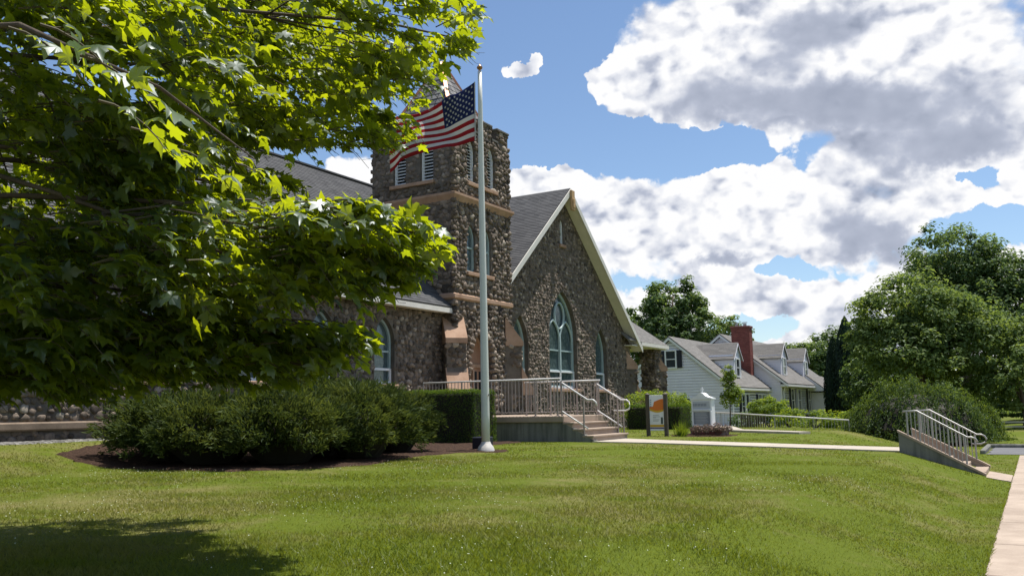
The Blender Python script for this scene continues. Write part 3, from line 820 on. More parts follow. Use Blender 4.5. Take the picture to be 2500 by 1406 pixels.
    for a, b in ((25.6, 25.76), (25.9, 26.06), (26.3, 26.46), (26.6, 26.76)):
        mb = MB(); mb.box((XT - .395, a, 2.2), (XT - .385, b, 2.95)); mb.obj('door_glass', M_dark, d)
        mb = MB(); mb.bbox((XT - .395, a - .02, 1.5), (XT - .375, b + .02, 2.05), .006); mb.obj('door_panel', M_oak, d)
    # arch stones around the door
    for s in (-1, 1):
        for i in range(16):
            if i < 8: y, z = 26.17 + s * .84, 1.5 + i * .21; a = 0
            else:
                k = (i - 8) / 7; H = 1.2; h = .775; Rr = (h * h + H * H) / (2 * h); a1 = math.asin(H / Rr) * k
                y = 26.17 + s * (h - Rr + (Rr + .07) * math.cos(a1)); z = 3.15 + (Rr + .07) * math.sin(a1); a = s * a1
            e1 = np.array([0, math.cos(a), math.sin(a)]); e2 = np.array([0, -math.sin(a), math.cos(a)])
            STONES.append((np.array([XT - .02, y, z]), np.stack([e1 * .12, e2 * .10, np.array([.13, 0, 0])], 1), i % 10, float(rng.uniform(.5, .95))))
            STONES.append((np.array([XT - .2, y - s * .04, z]), np.stack([np.array([.12, 0, 0]), e2 * .10, e1 * -s * .07], 1), i % 10, float(rng.uniform(.3, .7))))
    # parapet with merlons
    t = .38
    for k, (a, b) in enumerate([(YT0, 25.35), (26.1, 27.0), (27.42, YT1)]):
        m = MB(); m.box((XT - t, a, ztop), (XT, b, 12.0)); mr_ = m.obj('merlon', M_mortar, church)
        c = MB(); c.bbox((XT - t - .04, a - .05, 12.0), (XT + .06, b + .05, 12.09), .02); c.obj('coping', simple('coping_stone', (.11, .105, .095), .9, .2, 4, .4), mr_)
        lay_stones((XT, 0, 0), (0, 1, 0), (0, 0, 1), (1, 0, 0), a + .03, b - .03, ztop, 11.98, lambda s, t_: True, (.22, .17), .07)
    for a, b in [(-20.25, -19.5), (-18.9, -18.0), (-17.5, XT - t)]:
        m = MB(); m.box((a, YT0, ztop), (b, YT0 + t, 12.0)); mr_ = m.obj('merlon', M_mortar, church)
        c = MB(); c.bbox((a - .05, YT0 - .06, 12.0), (b + .05, YT0 + t + .04, 12.09), .02); c.obj('coping', MATS['coping_stone'], mr_)
        lay_stones((0, YT0, 0), (1, 0, 0), (0, 0, 1), (0, -1, 0), a + .03, b - .03, ztop, 11.98, lambda s, t_: True, (.24, .18), .06)
        m = MB(); m.box((a, YT1 - t, ztop), (b, YT1, 12.0)); m.box((a, YT1 - t - .03, 12.0), (b, YT1 + .04, 12.09)); m.obj('merlon', M_mortar, church)
    for a, b in ((25.35, 26.1), (27.0, 27.42)):
        m = MB(); m.prism([(XT - t, a, 11.5), (XT + .06, a, 11.5), (XT + .06, a, 11.58), (XT - t, a, 11.72)], (0, b - a, 0)); m.obj('coping', MATS['coping_stone'], church)
    # spire: slates laid one by one on two visible sides
    ap = np.array([-18.45, 26.35, 14.75]); h = 1.62; zb = 11.35
    base = [np.array([ap[0] + a * h, ap[1] + b * h, zb]) for a, b in ((-1, -1), (1, -1), (1, 1), (-1, 1))]
    m = MB(); m.add(base + [ap], [(0, 1, 4), (1, 2, 4), (2, 3, 4), (3, 0, 4)]); spire = m.obj('spire', M_dark, church)
    nrow = 15
    for fi_, (p, q) in enumerate(((base[0], base[1]), (base[1], base[2]), (base[2], base[3]), (base[3], base[0]))):
        nn = np.cross(q - p, ap - p); nn /= np.linalg.norm(nn)
        big = MB(); tl = []
        for r_ in range(nrow):
            v0, v1 = r_ / nrow, (r_ + 1.25) / nrow; v1 = min(v1, 1)
            a0, b0 = p + (ap - p) * v0, q + (ap - q) * v0; a1, b1 = p + (ap - p) * v1, q + (ap - q) * v1
            L = np.linalg.norm(b0 - a0); n = max(1, int(round(L / .27))); offs = .5 * (r_ % 2)
            for j in range(-1, n + 1):
                u0, u1 = (j + offs) / n + .006, (j + 1 + offs) / n - .006; u0, u1 = max(0, u0), min(1, u1)
                if u1 - u0 < .02: continue
                lift = nn * (.03 + rng.uniform(0, .008)); s = rng.uniform(-.01, .01)
                c = [a0 + (b0 - a0) * u0 + lift, a0 + (b0 - a0) * u1 + lift]
                w0 = (a0 + (b0 - a0) * u0 - a1); k = (b1 - a1)
                L1 = np.linalg.norm(k) + 1e-9; kk = k / L1
                t0_ = np.clip((a0 + (b0 - a0) * u0 - a1) @ kk, 0, L1); t1_ = np.clip((a0 + (b0 - a0) * u1 - a1) @ kk, 0, L1)
                if t1_ - t0_ < .02: continue
                d_ = [a1 + kk * t1_ + nn * .012, a1 + kk * t0_ + nn * .012]
                V = [c[0], c[1], d_[0], d_[1], c[0] - nn * .015, c[1] - nn * .015]
                Fs = [(0, 1, 2, 3), (4, 5, 1, 0)]; tv = float(rng.uniform(0, 1))
                if fi_ < 2: link('slate', new_mesh('slate', V, Fs, M_slate, tint=np.full(6, tv)), spire)
                else: big.add(V, Fs); tl += [tv] * 6
        if big.V: link('slates', new_mesh('slates', big.V, big.F, M_slate, tint=np.array(tl)), spire, kind='stuff')
    for b_ in base:
        m = MB(); d_ = ap - b_; m.bar(b_ - np.array([0, 0, 0]) + d_ * .0 + np.array([0, 0, .03]), b_ + d_ * .97 + np.array([0, 0, .03]), .13, .09); m.obj('ridge_cap', M_copper, spire)
    m = MB(); m.lathe(ap - np.array([0, 0, .25]), [(.11, 0), (.09, .2), (.03, .45), (.004, .75)], 10); m.obj('finial', simple('zinc', (.4, .45, .5), .4, .1, 5, .1, .5, .5), spire, smooth=True)


def buttress(cx_, cy_, d, zt=(4.75, 3.95, 3.0, 2.2), w=.66, z0=.55, pr=(.34, .72), peach=True):
    """diagonal two-stage buttress with sloped painted caps"""
    d = np.array([*d, 0.]); d /= np.linalg.norm(d); t = np.array([-d[1], d[0], 0]); c = np.array([cx_, cy_, 0.]); ez = np.array([0, 0, 1.])
    m = MB(); b = -.45
    prof = [(b, z0), (pr[1], z0), (pr[1], zt[3]), (pr[0], zt[2]), (pr[0], zt[1]), (b, zt[1])]
    m.prism([c + d * s + ez * z - t * w / 2 for s, z in prof], t * w); m.obj('buttress', M_mortar, church)
    mt = M_peach
    for p, za, zb in ((pr[0], zt[0], zt[1]), (pr[1], zt[2], zt[3])):
        lo = p - .62 if p == pr[0] else pr[0] - .02
        m = MB(); e_ = .06
        m.prism([c + d * s + ez * z - t * (w / 2 + .04) for s, z in ((lo, zb - .14), (p + e_, zb - .14), (p + e_, zb + .03), (lo, za))], t * (w + .08)); m.obj('buttress_cap', mt, church)
    for (lo, p, za, zb) in ((-.1, pr[1], zt[3] - .14, z0 + .1), (-.1, pr[0], zt[1] - .14, zt[2])):
        lay_stones(c + d * p, t, ez, d, -w / 2 + .04, w / 2 - .04, zb, za - .03, lambda s, q: True, (.2, .16), .05)
        for sg in (-1, 1):
            lay_stones(c + t * sg * w / 2, d, ez, t * sg, 0, p - .05, zb, za - .03, lambda s, q: True, (.2, .16), .05)


tower()
buttress(XT, YT0, (1, -1)); buttress(XT, YT1, (1, 1), (4.95, 4.05, 3.15, 2.25)); buttress(XG, 40.7, (1, 1), (4.5, 3.6, 2.75, 1.8), pr=(.2, .62), w=.6)


def shingle_roof(name, parent, e0, e1, r0, r1, mt, ex=.14, lift=.014, kind=None, thick=.06):
    """courses from the eave (e0,e1) up to the ridge (r0,r1)"""
    e0, e1, r0, r1 = (np.array(v, float) for v in (e0, e1, r0, r1))
    up = ((r0 + r1) - (e0 + e1)) / 2; nn = np.cross(e1 - e0, up); nn /= np.linalg.norm(nn); nn *= 1 if nn[2] > 0 else -1
    L = max(np.linalg.norm(r0 - e0), np.linalg.norm(r1 - e1)); H = abs(np.cross((r0 - e0), (e1 - e0) / np.linalg.norm(e1 - e0)).__abs__().max()) if False else L
    n = int(L / ex); V, Fc, U = [], [], []
    ue = (e1 - e0) / np.linalg.norm(e1 - e0)
    for i in range(n):
        a, b = i / n, (i + 1) / n
        p0, p1 = e0 + (r0 - e0) * a, e1 + (r1 - e1) * a; q0, q1 = e0 + (r0 - e0) * b, e1 + (r1 - e1) * b
        k = len(V); V += [p0 + nn * (lift + .004), p1 + nn * (lift + .004), q1 + nn * .004, q0 + nn * .004, p0 + nn * .002, p1 + nn * .002]
        for P_, row in ((p0, 0), (p1, 0), (q1, .98), (q0, .98), (p0, 0), (p1, 0)): U.append(((P_ - e0) @ ue, i + .01 + row, 0))
        Fc += [(k, k + 1, k + 2, k + 3), (k + 4, k + 5, k + 1, k)]
    k = len(V); V += [e0, e1, r1, r0, e0 - nn * thick, e1 - nn * thick, r1 - nn * thick, r0 - nn * thick]; U += [(0, -1, 0)] * 8
    Fc += [(k, k + 3, k + 2, k + 1)[::-1], (k + 4, k + 5, k + 6, k + 7), (k, k + 1, k + 5, k + 4), (k + 1, k + 2, k + 6, k + 5), (k + 2, k + 3, k + 7, k + 6), (k + 3, k, k + 4, k + 7)]
    me = new_mesh(name, V, Fc, mt, uvp=np.array(U))
    return link(name, me, parent, kind)


def nave():
    # long wall facing the street
    wins = [21.38, 18.63, 15.88, 13.13, 10.38, 7.63, 4.88]
    P = [lancet(c, .98, 2.42, 3.72, 4.48) for c in wins]
    wall_panel('nave_wall', church, [(3, .3), (YT0, .3), (YT0, 5.0), (3, 5.0)], P, face_x(XN), (1, 0, 0), .4, M_mortar)
    gi = [in_poly(grow(p, .05)) for p in P]
    lay_stones((XN, 0, 0), (0, 1, 0), (0, 0, 1), (1, 0, 0), 8.2, YT0 - .02, .95, 4.92, lambda s, t: not any(f(s, t) for f in gi) and abs(t - 1.42) > .12 and not (2.2 < t < 2.42 and any(abs(s - c) < .62 for c in wins)), (.18, .145), .045)
    for p, c in zip(P, wins):
        arched_window(church, p, face_x(XN), (1, 0, 0), c, .98, 2.42, 3.72, 4.48, (3.44,), 2.9, .2, .08)
        m = MB(); m.bbox((XN - .1, c - .6, 2.28), (XN + .12, c + .6, 2.42), .02); m.obj('window_sill', M_peach, church)
    m = MB(); m.bbox((XN - .1, 3, 1.33), (XN + .1, YT0 - .02, 1.5), .03); m.obj('water_table', simple('shaded_peach_stone', (.20, .15, .11), .9, .25, 4, .4), church)  # brown instead of peach: shade from trees put into the stone colour
    # far and end walls so that the body is closed
    m = MB(); m.prism([(XN - .41, 3.0, .3), (-29.8, 3.0, .3), (-29.8, 3.0, 5.0), (-23.5, 3.0, 10.85), (XN - .41, 3.0, 5.3)], (0, .35, 0)); m.obj('nave_end_wall', M_mortar, church)
    m = MB(); m.box((-29.8, 3.35, .3), (-29.4, 45, 5)); m.obj('rear_wall', M_mortar, church)
    shingle_roof('nave_roof', church, (-16.72, 2.4, 5.05), (-16.72, YT0, 5.05), (-23.5, 2.4, 11.02), (-23.5, YT0, 11.02), M_roof)
    m = MB(); m.add([(-23.5, 2.4, 11.02), (-30.3, 2.4, 5.05), (-30.3, 45, 5.05), (-23.5, 45, 11.02)], [(0, 1, 2, 3)]); m.obj('rear_roof', M_roof, church)
    shingle_roof('nave_roof', church, (-20.35, YT0, 8.255), (-20.35, 45, 8.255), (-23.5, YT0, 11.02), (-23.5, 45, 11.02), M_roof)
    m = MB(); m.bar((-23.5, 2.4, 11.06), (-23.5, 45, 11.06), .2, .06); m.obj('ridge_cap', M_roof, church)
    m = MB(); m.box((-16.78, 2.4, 4.84), (-16.70, YT0 - .03, 5.0)); m.obj('gutter', M_cream, church)
    m = MB(); m.box((XN + .01, 2.4, 4.86), (-16.785, YT0 - .03, 4.9)); m.obj('soffit', M_cream, church)


def gable():
    yc, zr, sl_ = 33.5, 11.07, .857; hw = 7.2
    ye0, ye1 = yc - hw, yc + hw
    P = [lancet(29.8, 1.26, 2.44, 4.02, 5.26), lancet(33.5, 2.58, 2.44, 4.6, 6.6, 10), lancet(37.3, 1.26, 2.44, 4.02, 5.26), lancet(33.55, .3, 8.65, 9.45, 9.75)]
    zt = lambda y: zr - .22 - sl_ * abs(y - yc)
    wall_panel('gable_wall', church, [(YT1, .5), (ye1, .5), (ye1, zt(ye1)), (yc, zt(yc)), (YT1, zt(YT1))], P, face_x(XG), (1, 0, 0), .4, M_mortar)
    m = MB(); m.box((XG - 6.5, ye1 - .4, .5), (XG - .42, ye1, zt(ye1))); m.obj('gable_side_wall', M_mortar, church)
    gi = [in_poly(grow(p, .05)) for p in P]
    lay_stones((XG, 0, 0), (0, 1, 0), (0, 0, 1), (1, 0, 0), YT1 + .05, ye1, .6, 10.8, lambda s, t: t < zt(s) - .08 and not any(f(s, t) for f in gi), (.165, .13), .035)
    tr = 3.2
    for p, c, w, mm in ((P[0], 29.8, 1.26, False), (P[2], 37.3, 1.26, False)):
        arched_window(church, p, face_x(XG), (1, 0, 0), c, w, 2.44, 4.02, 5.26, (tr,), tr - .03, .24, .11, mm)
    # great window with two lights and a roundel
    win, Q = arched_window(church, P[1], face_x(XG), (1, 0, 0), 33.5, 2.58, 2.44, 4.6, 6.6, (tr, 4.05), tr - .03, .24, .13, True)
    tr_ = MB(); X = XG - .2
    tr_.box((X - .05, 33.45, tr), (X + .05, 33.55, 4.65))
    for s in (-1, 1):
        c = 33.5 + s * .59
        L = lancet(c, 1.15, 3.2, 4.45, 5.32, 8)[2:]
        tr_.tube([(X, y, z) for y, z in L], .045, 6)
    tr_.tube([(X, 33.5 + .43 * math.cos(a), 5.55 + .56 * math.sin(a)) for a in np.linspace(0, 2 * math.pi, 25)], .05, 6)
    tr_.obj('tracery', M_teal, win)
    # slit louvre high in the gable
    mb = MB(); ring(mb, P[3], .04, face_x(XG), (1, 0, 0), .05, .2); lv = mb.obj('louvred_window', M_white, church)
    mb = MB(); pane(P[3], face_x(XG), (1, 0, 0), .3, mb); mb.obj('backing', M_dark, lv)
    for z in np.arange(8.7, 9.6, .1): mb = MB(); mb.box((XG - .16, 33.44, z), (XG - .09, 33.66, z + .03)); mb.obj('slat', M_white, lv)
    for c, w, z in ((29.8, 1.55, 2.44), (33.5, 2.9, 2.44), (37.3, 1.55, 2.44), (33.55, .55, 8.65)):
        m = MB(); m.bbox((XG - .2, c - w / 2, z - .15), (XG + .1, c + w / 2, z - .01), .02); m.obj('window_sill', M_peach, church)
    # roof slopes and overhang
    xo = XG + .5; zo = lambda y: zr - sl_ * abs(y - yc)
    shingle_roof('gable_roof_slope', church, (xo, YT1 + .03, zo(YT1 + .03)), (-24.5, YT1 + .03, zo(YT1 + .03)), (xo, yc, zr), (-24.5, yc, zr), M_roof)
    shingle_roof('gable_roof_slope', church, (xo, ye1 + .38, zo(ye1 + .38)), (-24.5, ye1 + .38, zo(ye1 + .38)), (xo, yc, zr), (-24.5, yc, zr), M_roof)
    for s, yo in ((1, ye1 + .38), (-1, YT1 + .03)):
        m = MB(); k = .26
        m.prism([(xo + .002, yc, zr - .03), (xo + .002, yo, zo(yo) - .03), (xo + .002, yo, zo(yo) - .03 - k), (xo + .002, yc, zr - .03 - k)], (.04, 0, 0)); m.obj('bargeboard', M_fascia, church)
        m = MB(); zz = .09 if s < 0 else .2
        m.prism([(XG + .01, yc, zr - zz - .005), (XG + .01, yo, zo(yo) - zz), (XG + .01, yo, zo(yo) - zz - .03), (XG + .01, yc, zr - zz - .035)], (.50, 0, 0)); m.obj('soffit', M_cream, church)
    m = MB(); m.bbox((xo + .05, yc - .15, zr - 1.0), (xo + .15, yc + .15, zr - .12), .02); m.bbox((xo + .15, yc - .10, zr - .9), (xo + .2, yc + .10, zr - .5), .015); m.obj('apex_ornament', M_oak, church)
    # low hipped roof over the side porch
    e = 4.83
    shingle_roof('porch_roof', church, (-16.68, 39.6, e), (-16.68, 44.7, e), (-19.1, 39.6, 6.95), (-19.1, 42.3, 6.95), M_roofh)
    shingle_roof('porch_roof', church, (-16.68, 44.7, e), (-21.5, 44.7, e), (-19.1, 42.3, 6.95), (-19.1, 42.3, 6.95), M_roofh)
    m = MB(); m.box((-16.73, ye1 + .3, e - .2), (-16.63, 44.75, e - .02)); m.box((-21.5, 44.65, e - .2), (-16.731, 44.75, e - .02)); m.obj('fascia', M_cream, church)
    m = MB(); m.box((-21.4, ye1 - .7, e - .24), (-16.74, 44.64, e - .2)); m.obj('porch_soffit', M_cream, church)
    m = MB(); m.box((-17.75, 43.5, .4), (-16.95, 44.4, e - .24)); m.obj('porch_pier', M_mortar, church)
    lay_stones((0, 43.5, 0), (1, 0, 0), (0, 0, 1), (0, -1, 0), -17.73, -16.97, .5, e - .3, lambda s, t: True, (.21, .17), .06)
    lay_stones((-16.95, 0, 0), (0, 1, 0), (0, 0, 1), (1, 0, 0), 43.52, 44.38, .5, e - .3, lambda s, t: True, (.21, .17), .06)
    buttress(-16.95, 44.4, (1, 1), (4.4, 3.6, 2.5, 1.6), pr=(.15, .5), w=.5, z0=.35)


nave(); gable(); flush_stones(church)

# ------------------------------------------------------------------ church landing and steps
PY0, PY1, PX1 = 21.6, 28.4, -11.15
st = thing('entrance_landing', 'raised concrete landing with four steps in front of the church door', 'steps', (-13.5, 24, .7))
m = MB(); m.box((-16.2, PY0 + .06, .5), (PX1 - .08, 24.15, 1.22)); m.box((-16.2, 24.16, .5), (-13.9, 27.5, 1.22)); m.obj('retaining_wall', M_wallc, st)
m = MB(); m.bbox((-16.3, PY0, 1.225), (PX1, 24.25, 1.4), .015); m.bbox((-16.3, 24.256, 1.225), (-13.8, 27.6, 1.4), .015); m.obj('landing_slab', M_plat, st)
for i in range(3):
    x1 = PX1 + .30 * (i + 1); zt_ = 1.4 - .175 * (i + 1)
    m = MB(); m.bbox((x1 - .33, PY0 + .02, zt_ - .055), (x1, 24.0, zt_), .012); m.bbox((x1 - .32, PY0 + .035, zt_ - .19), (x1 - .035, 23.98, zt_ - .057), .006); m.obj('step', M_plat, st)
m = MB(); m.prism([(PX1 - .1, PY0 + .03, .5), (PX1 + .93, PY0 + .03, .5), (PX1 + .93, PY0 + .03, .72), (PX1 - .1, PY0 + .03, 1.26)], (0, .22, 0)); m.obj('cheek_wall', M_wallc, st)


def railing(label, pts, zs, picket_to, posts, mrail, mpost, hand=None, group=None, prefix='railing', step=.115, pr=.011, bottom=.1, rail_r=.024, post_r=.024):
    """pts: plan points of the rail; zs: height of the rail top at each; picket_to: ground height at each"""
    P = np.array([(*p, z) for p, z in zip(pts, zs)], float); G = np.array([(*p, z) for p, z in zip(pts, picket_to)], float)
    r = thing(prefix, label, 'railing', tuple(G[0]), group)
    m = MB(); m.tube(P, rail_r, 8); m.obj('top_rail', mrail, r, smooth=True)
    d = np.r_[0, np.cumsum(np.linalg.norm(np.diff(P, axis=0), axis=1))]
    at = lambda t, A: np.array([np.interp(t, d, A[:, k]) for k in range(3)])
    if bottom is not None:
        m = MB(); m.tube(G + np.array([0, 0, bottom]), pr * 1.3, 6); m.obj('bottom_rail', mpost, r)
        for t in np.arange(step, d[-1] - step / 2, step):
            a, b = at(t, G), at(t, P); m = MB(); m.tube([a + np.array([0, 0, bottom]), b], pr, 5, cap=False); m.obj('picket', mpost, r)
    for t in posts:
        a, b = at(t * d[-1], G), at(t * d[-1], P); m = MB(); m.tube([a - np.array([0, 0, .05]), b], post_r, 8); m.lathe(a, [(.05, 0), (.05, .012), (post_r, .02)], 10); m.obj('post', mpost, r)
    if hand is not None:
        m = MB(); m.tube(hand, .026, 8); m.obj('handrail', M_pipe, r, smooth=True)
    return r


yn, yf = PY0 + .08, 24.35
railing('brown railing along the near edge of the church landing', [(-15.9, yn), (PX1 - .1, yn)], [2.42, 2.42], [1.4, 1.4], [0, .3, .52, .83, .98], M_pipe, M_rail, group=None)
# pipe handrails down the steps
def steprail(label, y):
    r = thing('handrail', label, 'railing', (PX1 + .8, y, .7))
    a = np.array([PX1 - .08, y, 2.32]); b = np.array([PX1 + .72, y, 1.82])
    pts = [a, b, b + np.array([.16, 0, -.0]), b + np.array([.24, 0, -.06]), b + np.array([.27, 0, -.16]), b + np.array([.24, 0, -.26]), b + np.array([.13, 0, -.31]), b + np.array([-.25, 0, -.31])]
    m = MB(); m.tube(pts[:5] if y < 22 else pts, .025, 8); m.obj('top_rail', M_pipe, r, smooth=True)
    m = MB(); m.tube([(PX1 - .05, y, 1.52), (PX1 + .72, y, 1.05)], .022, 8); m.obj('lower_rail', M_pipe, r, smooth=True)
    for x, z0_, z1_ in ((PX1 + .6, .87, 1.9), (PX1 - .06, 1.4, 2.36)): m = MB(); m.tube([(x, y, z0_ - .02), (x, y, z1_)], .026, 8); m.obj('post', M_rail, r)


steprail('near pipe handrail down the church steps ending in a short downward curl', yn)
steprail('far pipe handrail down the church steps ending in a full return loop', yf - .4)
railing('long brown picket railing at the back edge of the church landing', [(-13.8, 24.17), (-11.2, 24.17)], [2.42, 2.42], [1.4, 1.4], [.02, .35, .7, .98], M_pipe, M_rail)
railing('short brown picket railing beside the far side of the steps', [(PX1 + .05, 24.2), (PX1 + .68, 24.2)], [2.12, 1.85], [.9, .72], [.98], M_rail, M_rail)

# ------------------------------------------------------------------ street steps with sloping walls
ss = thing('street_steps', 'concrete steps between sloping walls leading down to the sidewalk', 'steps', (-1.9, 22.8, .2))
for y0, y1, top in ((21.72, 21.9, [(-2.75, 1.0), (-1.05, .07)]), (23.6, 23.78, [(-2.68, 1.0), (-1.04, .13)])):
    m = MB(); (xa, za), (xb, zb) = top; m.prism([(xa + .02, y0, .2), (xa + .02, y0, za - .05), (xb - .02, y0, zb - .05), (xb - .02, y0, -.1), (xa + .02, y0, -.1)], (0, y1 - y0, 0)); m.obj('cheek_wall', M_wallc if y0 < 22 else M_plat, ss)
    m = MB(); m.prism([(xa, y0 - .02, za - .052), (xa, y0 - .02, za), (xb, y0 - .02, zb), (xb, y0 - .02, zb - .052)], (0, y1 - y0 + .04, 0)); m.obj('coping', M_plat, ss)
for i in range(4):
    m = MB(); x = -2.5 + .36 * i; m.bbox((x - .3, 21.91, .5 - .125 * (i + 1) - .15), (x + .36, 23.59, .5 - .125 * i - .02 - (0 if i else 0)), .012); m.obj('step', M_plat, ss)
for lab, y, xo in (('near galvanised railing on the street steps, between the sloping walls', 21.81, 0), ('far galvanised railing on the street steps with a big end loop', 23.69, .09)):
    r = thing('street_railing', lab, 'railing', (-1.9, y, .5))
    a, b, c = np.array([-2.62 + xo, y, 1.41]), np.array([-2.33 + xo, y, 1.42]), np.array([-1.36 + xo, y, .84])
    dz = lambda x, z: c + np.array([x, 0, z])
    loop = [a, b, c, dz(.09, .0), dz(.16, -.03), dz(.2, -.1)] + ([dz(.17, -.18), dz(.08, -.22), dz(-.12, -.22)] if y > 22 else [])
    m = MB(); m.tube(loop, .02, 8); m.obj('top_rail', M_galv, r, smooth=True)
    n = 15
    for i in range(n):
        x = -2.54 + xo + (1.14) * i / (n - 1); zt_ = 1.41 if x < b[0] else np.interp(x, [b[0], c[0]], [b[2], c[2]]); zb = np.interp(x, [-2.75, -1.05], [1.0, .07])
        big = i in (0, 3, 10, 14)
        m = MB(); m.tube([(x, y, zb - .03), (x, y, zt_)], .022 if big else .011, 6); m.obj('post' if big else 'picket', M_galv, r)

# ------------------------------------------------------------------ flagpole and flag
FX, FY = -10.42, 16.5; fz = float(g(FX, FY)) + .02; ft = 9.36
fp = thing('flagpole', 'tall white tapered flagpole with bronze ball on top', 'flagpole', (FX, FY, fz))
dx_ = -.05
m = MB(); m.tube([(FX + dx_ * t, FY, fz + (ft - fz) * t) for t in np.linspace(0, 1, 12)], [.092 - .052 * max(0, t - .15) for t in np.linspace(0, 1, 12)], 18); m.obj('pole', M_pole, fp, smooth=True)
m = MB(); m.lathe((FX, FY, fz - .02), [(.20, 0), (.195, .03), (.165, .11), (.115, .17), (.096, .22)], 20); m.obj('base_collar', simple('collar_metal', (.60, .56, .50), .35, .1, 6, .1, .5, .2), fp, smooth=True)
m = MB(); m.lathe((FX + dx_, FY, ft), [(.03, -.02), (.045, 0), (.02, .03), (.055, .06), (.07, .09), (.055, .125), (.02, .15), (.004, .19)], 14); m.obj('ball', M_gold, fp, smooth=True)
m = MB(); m.tube([(FX + dx_ + .01, FY - .08, ft - .05), (FX - .03, FY - .13, 6.5), (FX - .01, FY - .12, 1.9)], .004, 4); m.obj('halyard', M_pole, fp)
m = MB(); m.tube([(FX + .09, FY - .03, 1.9), (FX + .12, FY - .03, 1.95), (FX + .12, FY - .03, 1.75)], .012, 6); m.obj('cleat', M_galv, fp)
m = MB(); m.bbox((-10.95, 16.75, .68), (-10.6, 17.1, 1.0), .02); o = m.obj('electrical_box', M_shut, None); tagthing(o, 'small dark box in the shade behind the flagpole base', 'box')

# flag: cloth with folds, stripes and canton by face, stars a little proud
fd = np.array([-.84, -.543, 0]); fn = np.array([.543, -.84, 0]); f0 = np.array([FX - .14, FY - .08, 0])
TOPS, TOPZ = [0, .42, .75, 1.1, 1.62, 1.98], [9.10, 8.78, 8.60, 8.48, 8.28, 8.18]
BOTS, BOTZ = [0.0, .33, .64, 1.2, 1.7, 1.95], [7.70, 7.62, 7.54, 7.38, 7.22, 7.02]


def flagpt(u, v):
    """u along the fly, v down from the top"""
    k = np.linspace(0, 1, 6); vt = v + .0
    s = np.interp(u, k, TOPS) * (1 - v) + np.interp(u, k, BOTS) * v; z = np.interp(u, k, TOPZ) * (1 - v) + np.interp(u, k, BOTZ) * v
    fold = .11 * math.sin(u * 7.5 + v * 4.2 - .4) * min(1, u * 3) + .05 * math.sin(u * 17 - v * 5) * u + .16 * math.exp(-((u - .38 - .25 * (v - .25)) / .09) ** 2) * max(0, 1 - v * 1.4)
    z += .03 * math.sin(u * 9 + v * 2) * u
    return f0 + fd * s + fn * fold + np.array([0, 0, z])


NU, NV = 52, 39; V = [flagpt(i / NU, j / NV) for i in range(NU + 1) for j in range(NV + 1)]; Fc, mi = [], []
for i in range(NU):
    for j in range(NV):
        a = i * (NV + 1) + j; Fc.append((a, a + 1, a + NV + 2, a + NV + 1)); stripe = j // 3
        mi.append(2 if (i < NU * .4 and stripe < 7) else stripe % 2)
# thickness: real cloth, 2 mm
flag = link('flag', new_mesh('flag', V, Fc, [M_fr, M_fw, M_fb], mi, smooth=True))
so_ = flag.modifiers.new('cloth_thickness', 'SOLIDIFY'); so_.thickness = .003
tagthing(flag, 'stars and stripes flag with drooping folds flying left from the tall pole', 'flag')
SV, SF = [], []
for r_ in range(9):
    for c_ in range(6 if r_ % 2 == 0 else 5):
        u0 = .4 * ((c_ * 2 + 1 + (r_ % 2)) / 12); v0 = 7 / 13 * (r_ + 1) / 10; k = len(SV); e_ = 1e-3
        p = flagpt(u0, v0); du = flagpt(u0 + e_, v0) - p; dv = flagpt(u0, v0 + e_) - p; du /= np.linalg.norm(du); dv /= np.linalg.norm(dv); nn = np.cross(du, dv); nn /= np.linalg.norm(nn)
        for sg in (1, -1):
            k = len(SV); SV.append(p + nn * .006 * sg)
            for q in range(10): rr = .036 if q % 2 == 0 else .015; a = math.pi * q / 5 - math.pi / 2; SV.append(p + nn * .006 * sg + du * rr * math.cos(a) + dv * rr * math.sin(a))
            SF += [(k, k + 1 + q, k + 1 + (q + 1) % 10) for q in range(10)]
link('stars', new_mesh('stars', SV, SF, M_fw), flag, 'stuff')
m = MB(); m.tube([flagpt(0, v) for v in np.linspace(0, 1, 12)], .014, 6); m.obj('hoist_edge', M_fw, flag)

# ------------------------------------------------------------------ signs
sg_ = thing('notice_sign', 'narrow printed sign panel with an orange wave between two brown posts', 'sign', (-10.3, 26.45, .69))
for x in (-10.62, -10.02):
    m = MB(); m.bbox((x - .055, 26.4, .6), (x + .055, 26.51, 1.98), .008); p = m.obj('post', simple('brown_post', (.085, .07, .055), .7, .2, 8, .3), sg_)
    m = MB(); m.lathe((x, 26.455, 1.98), [(.095, 0), (.095, .02), (.005, .07)], 4); m.obj('post_cap', MATS['brown_post'], p)
m = MB(); m.bbox((-10.56, 26.44, .86), (-10.08, 26.47, 1.97), .004); pan = m.obj('panel', M_white, sg_)
yp_ = 26.436


def plate(name, pts, c, y, parent, matname):
    m = MB(); m.prism([(x, y, z) for x, z in pts], (0, .003, 0)); m.obj(name, flat(matname, c), parent)


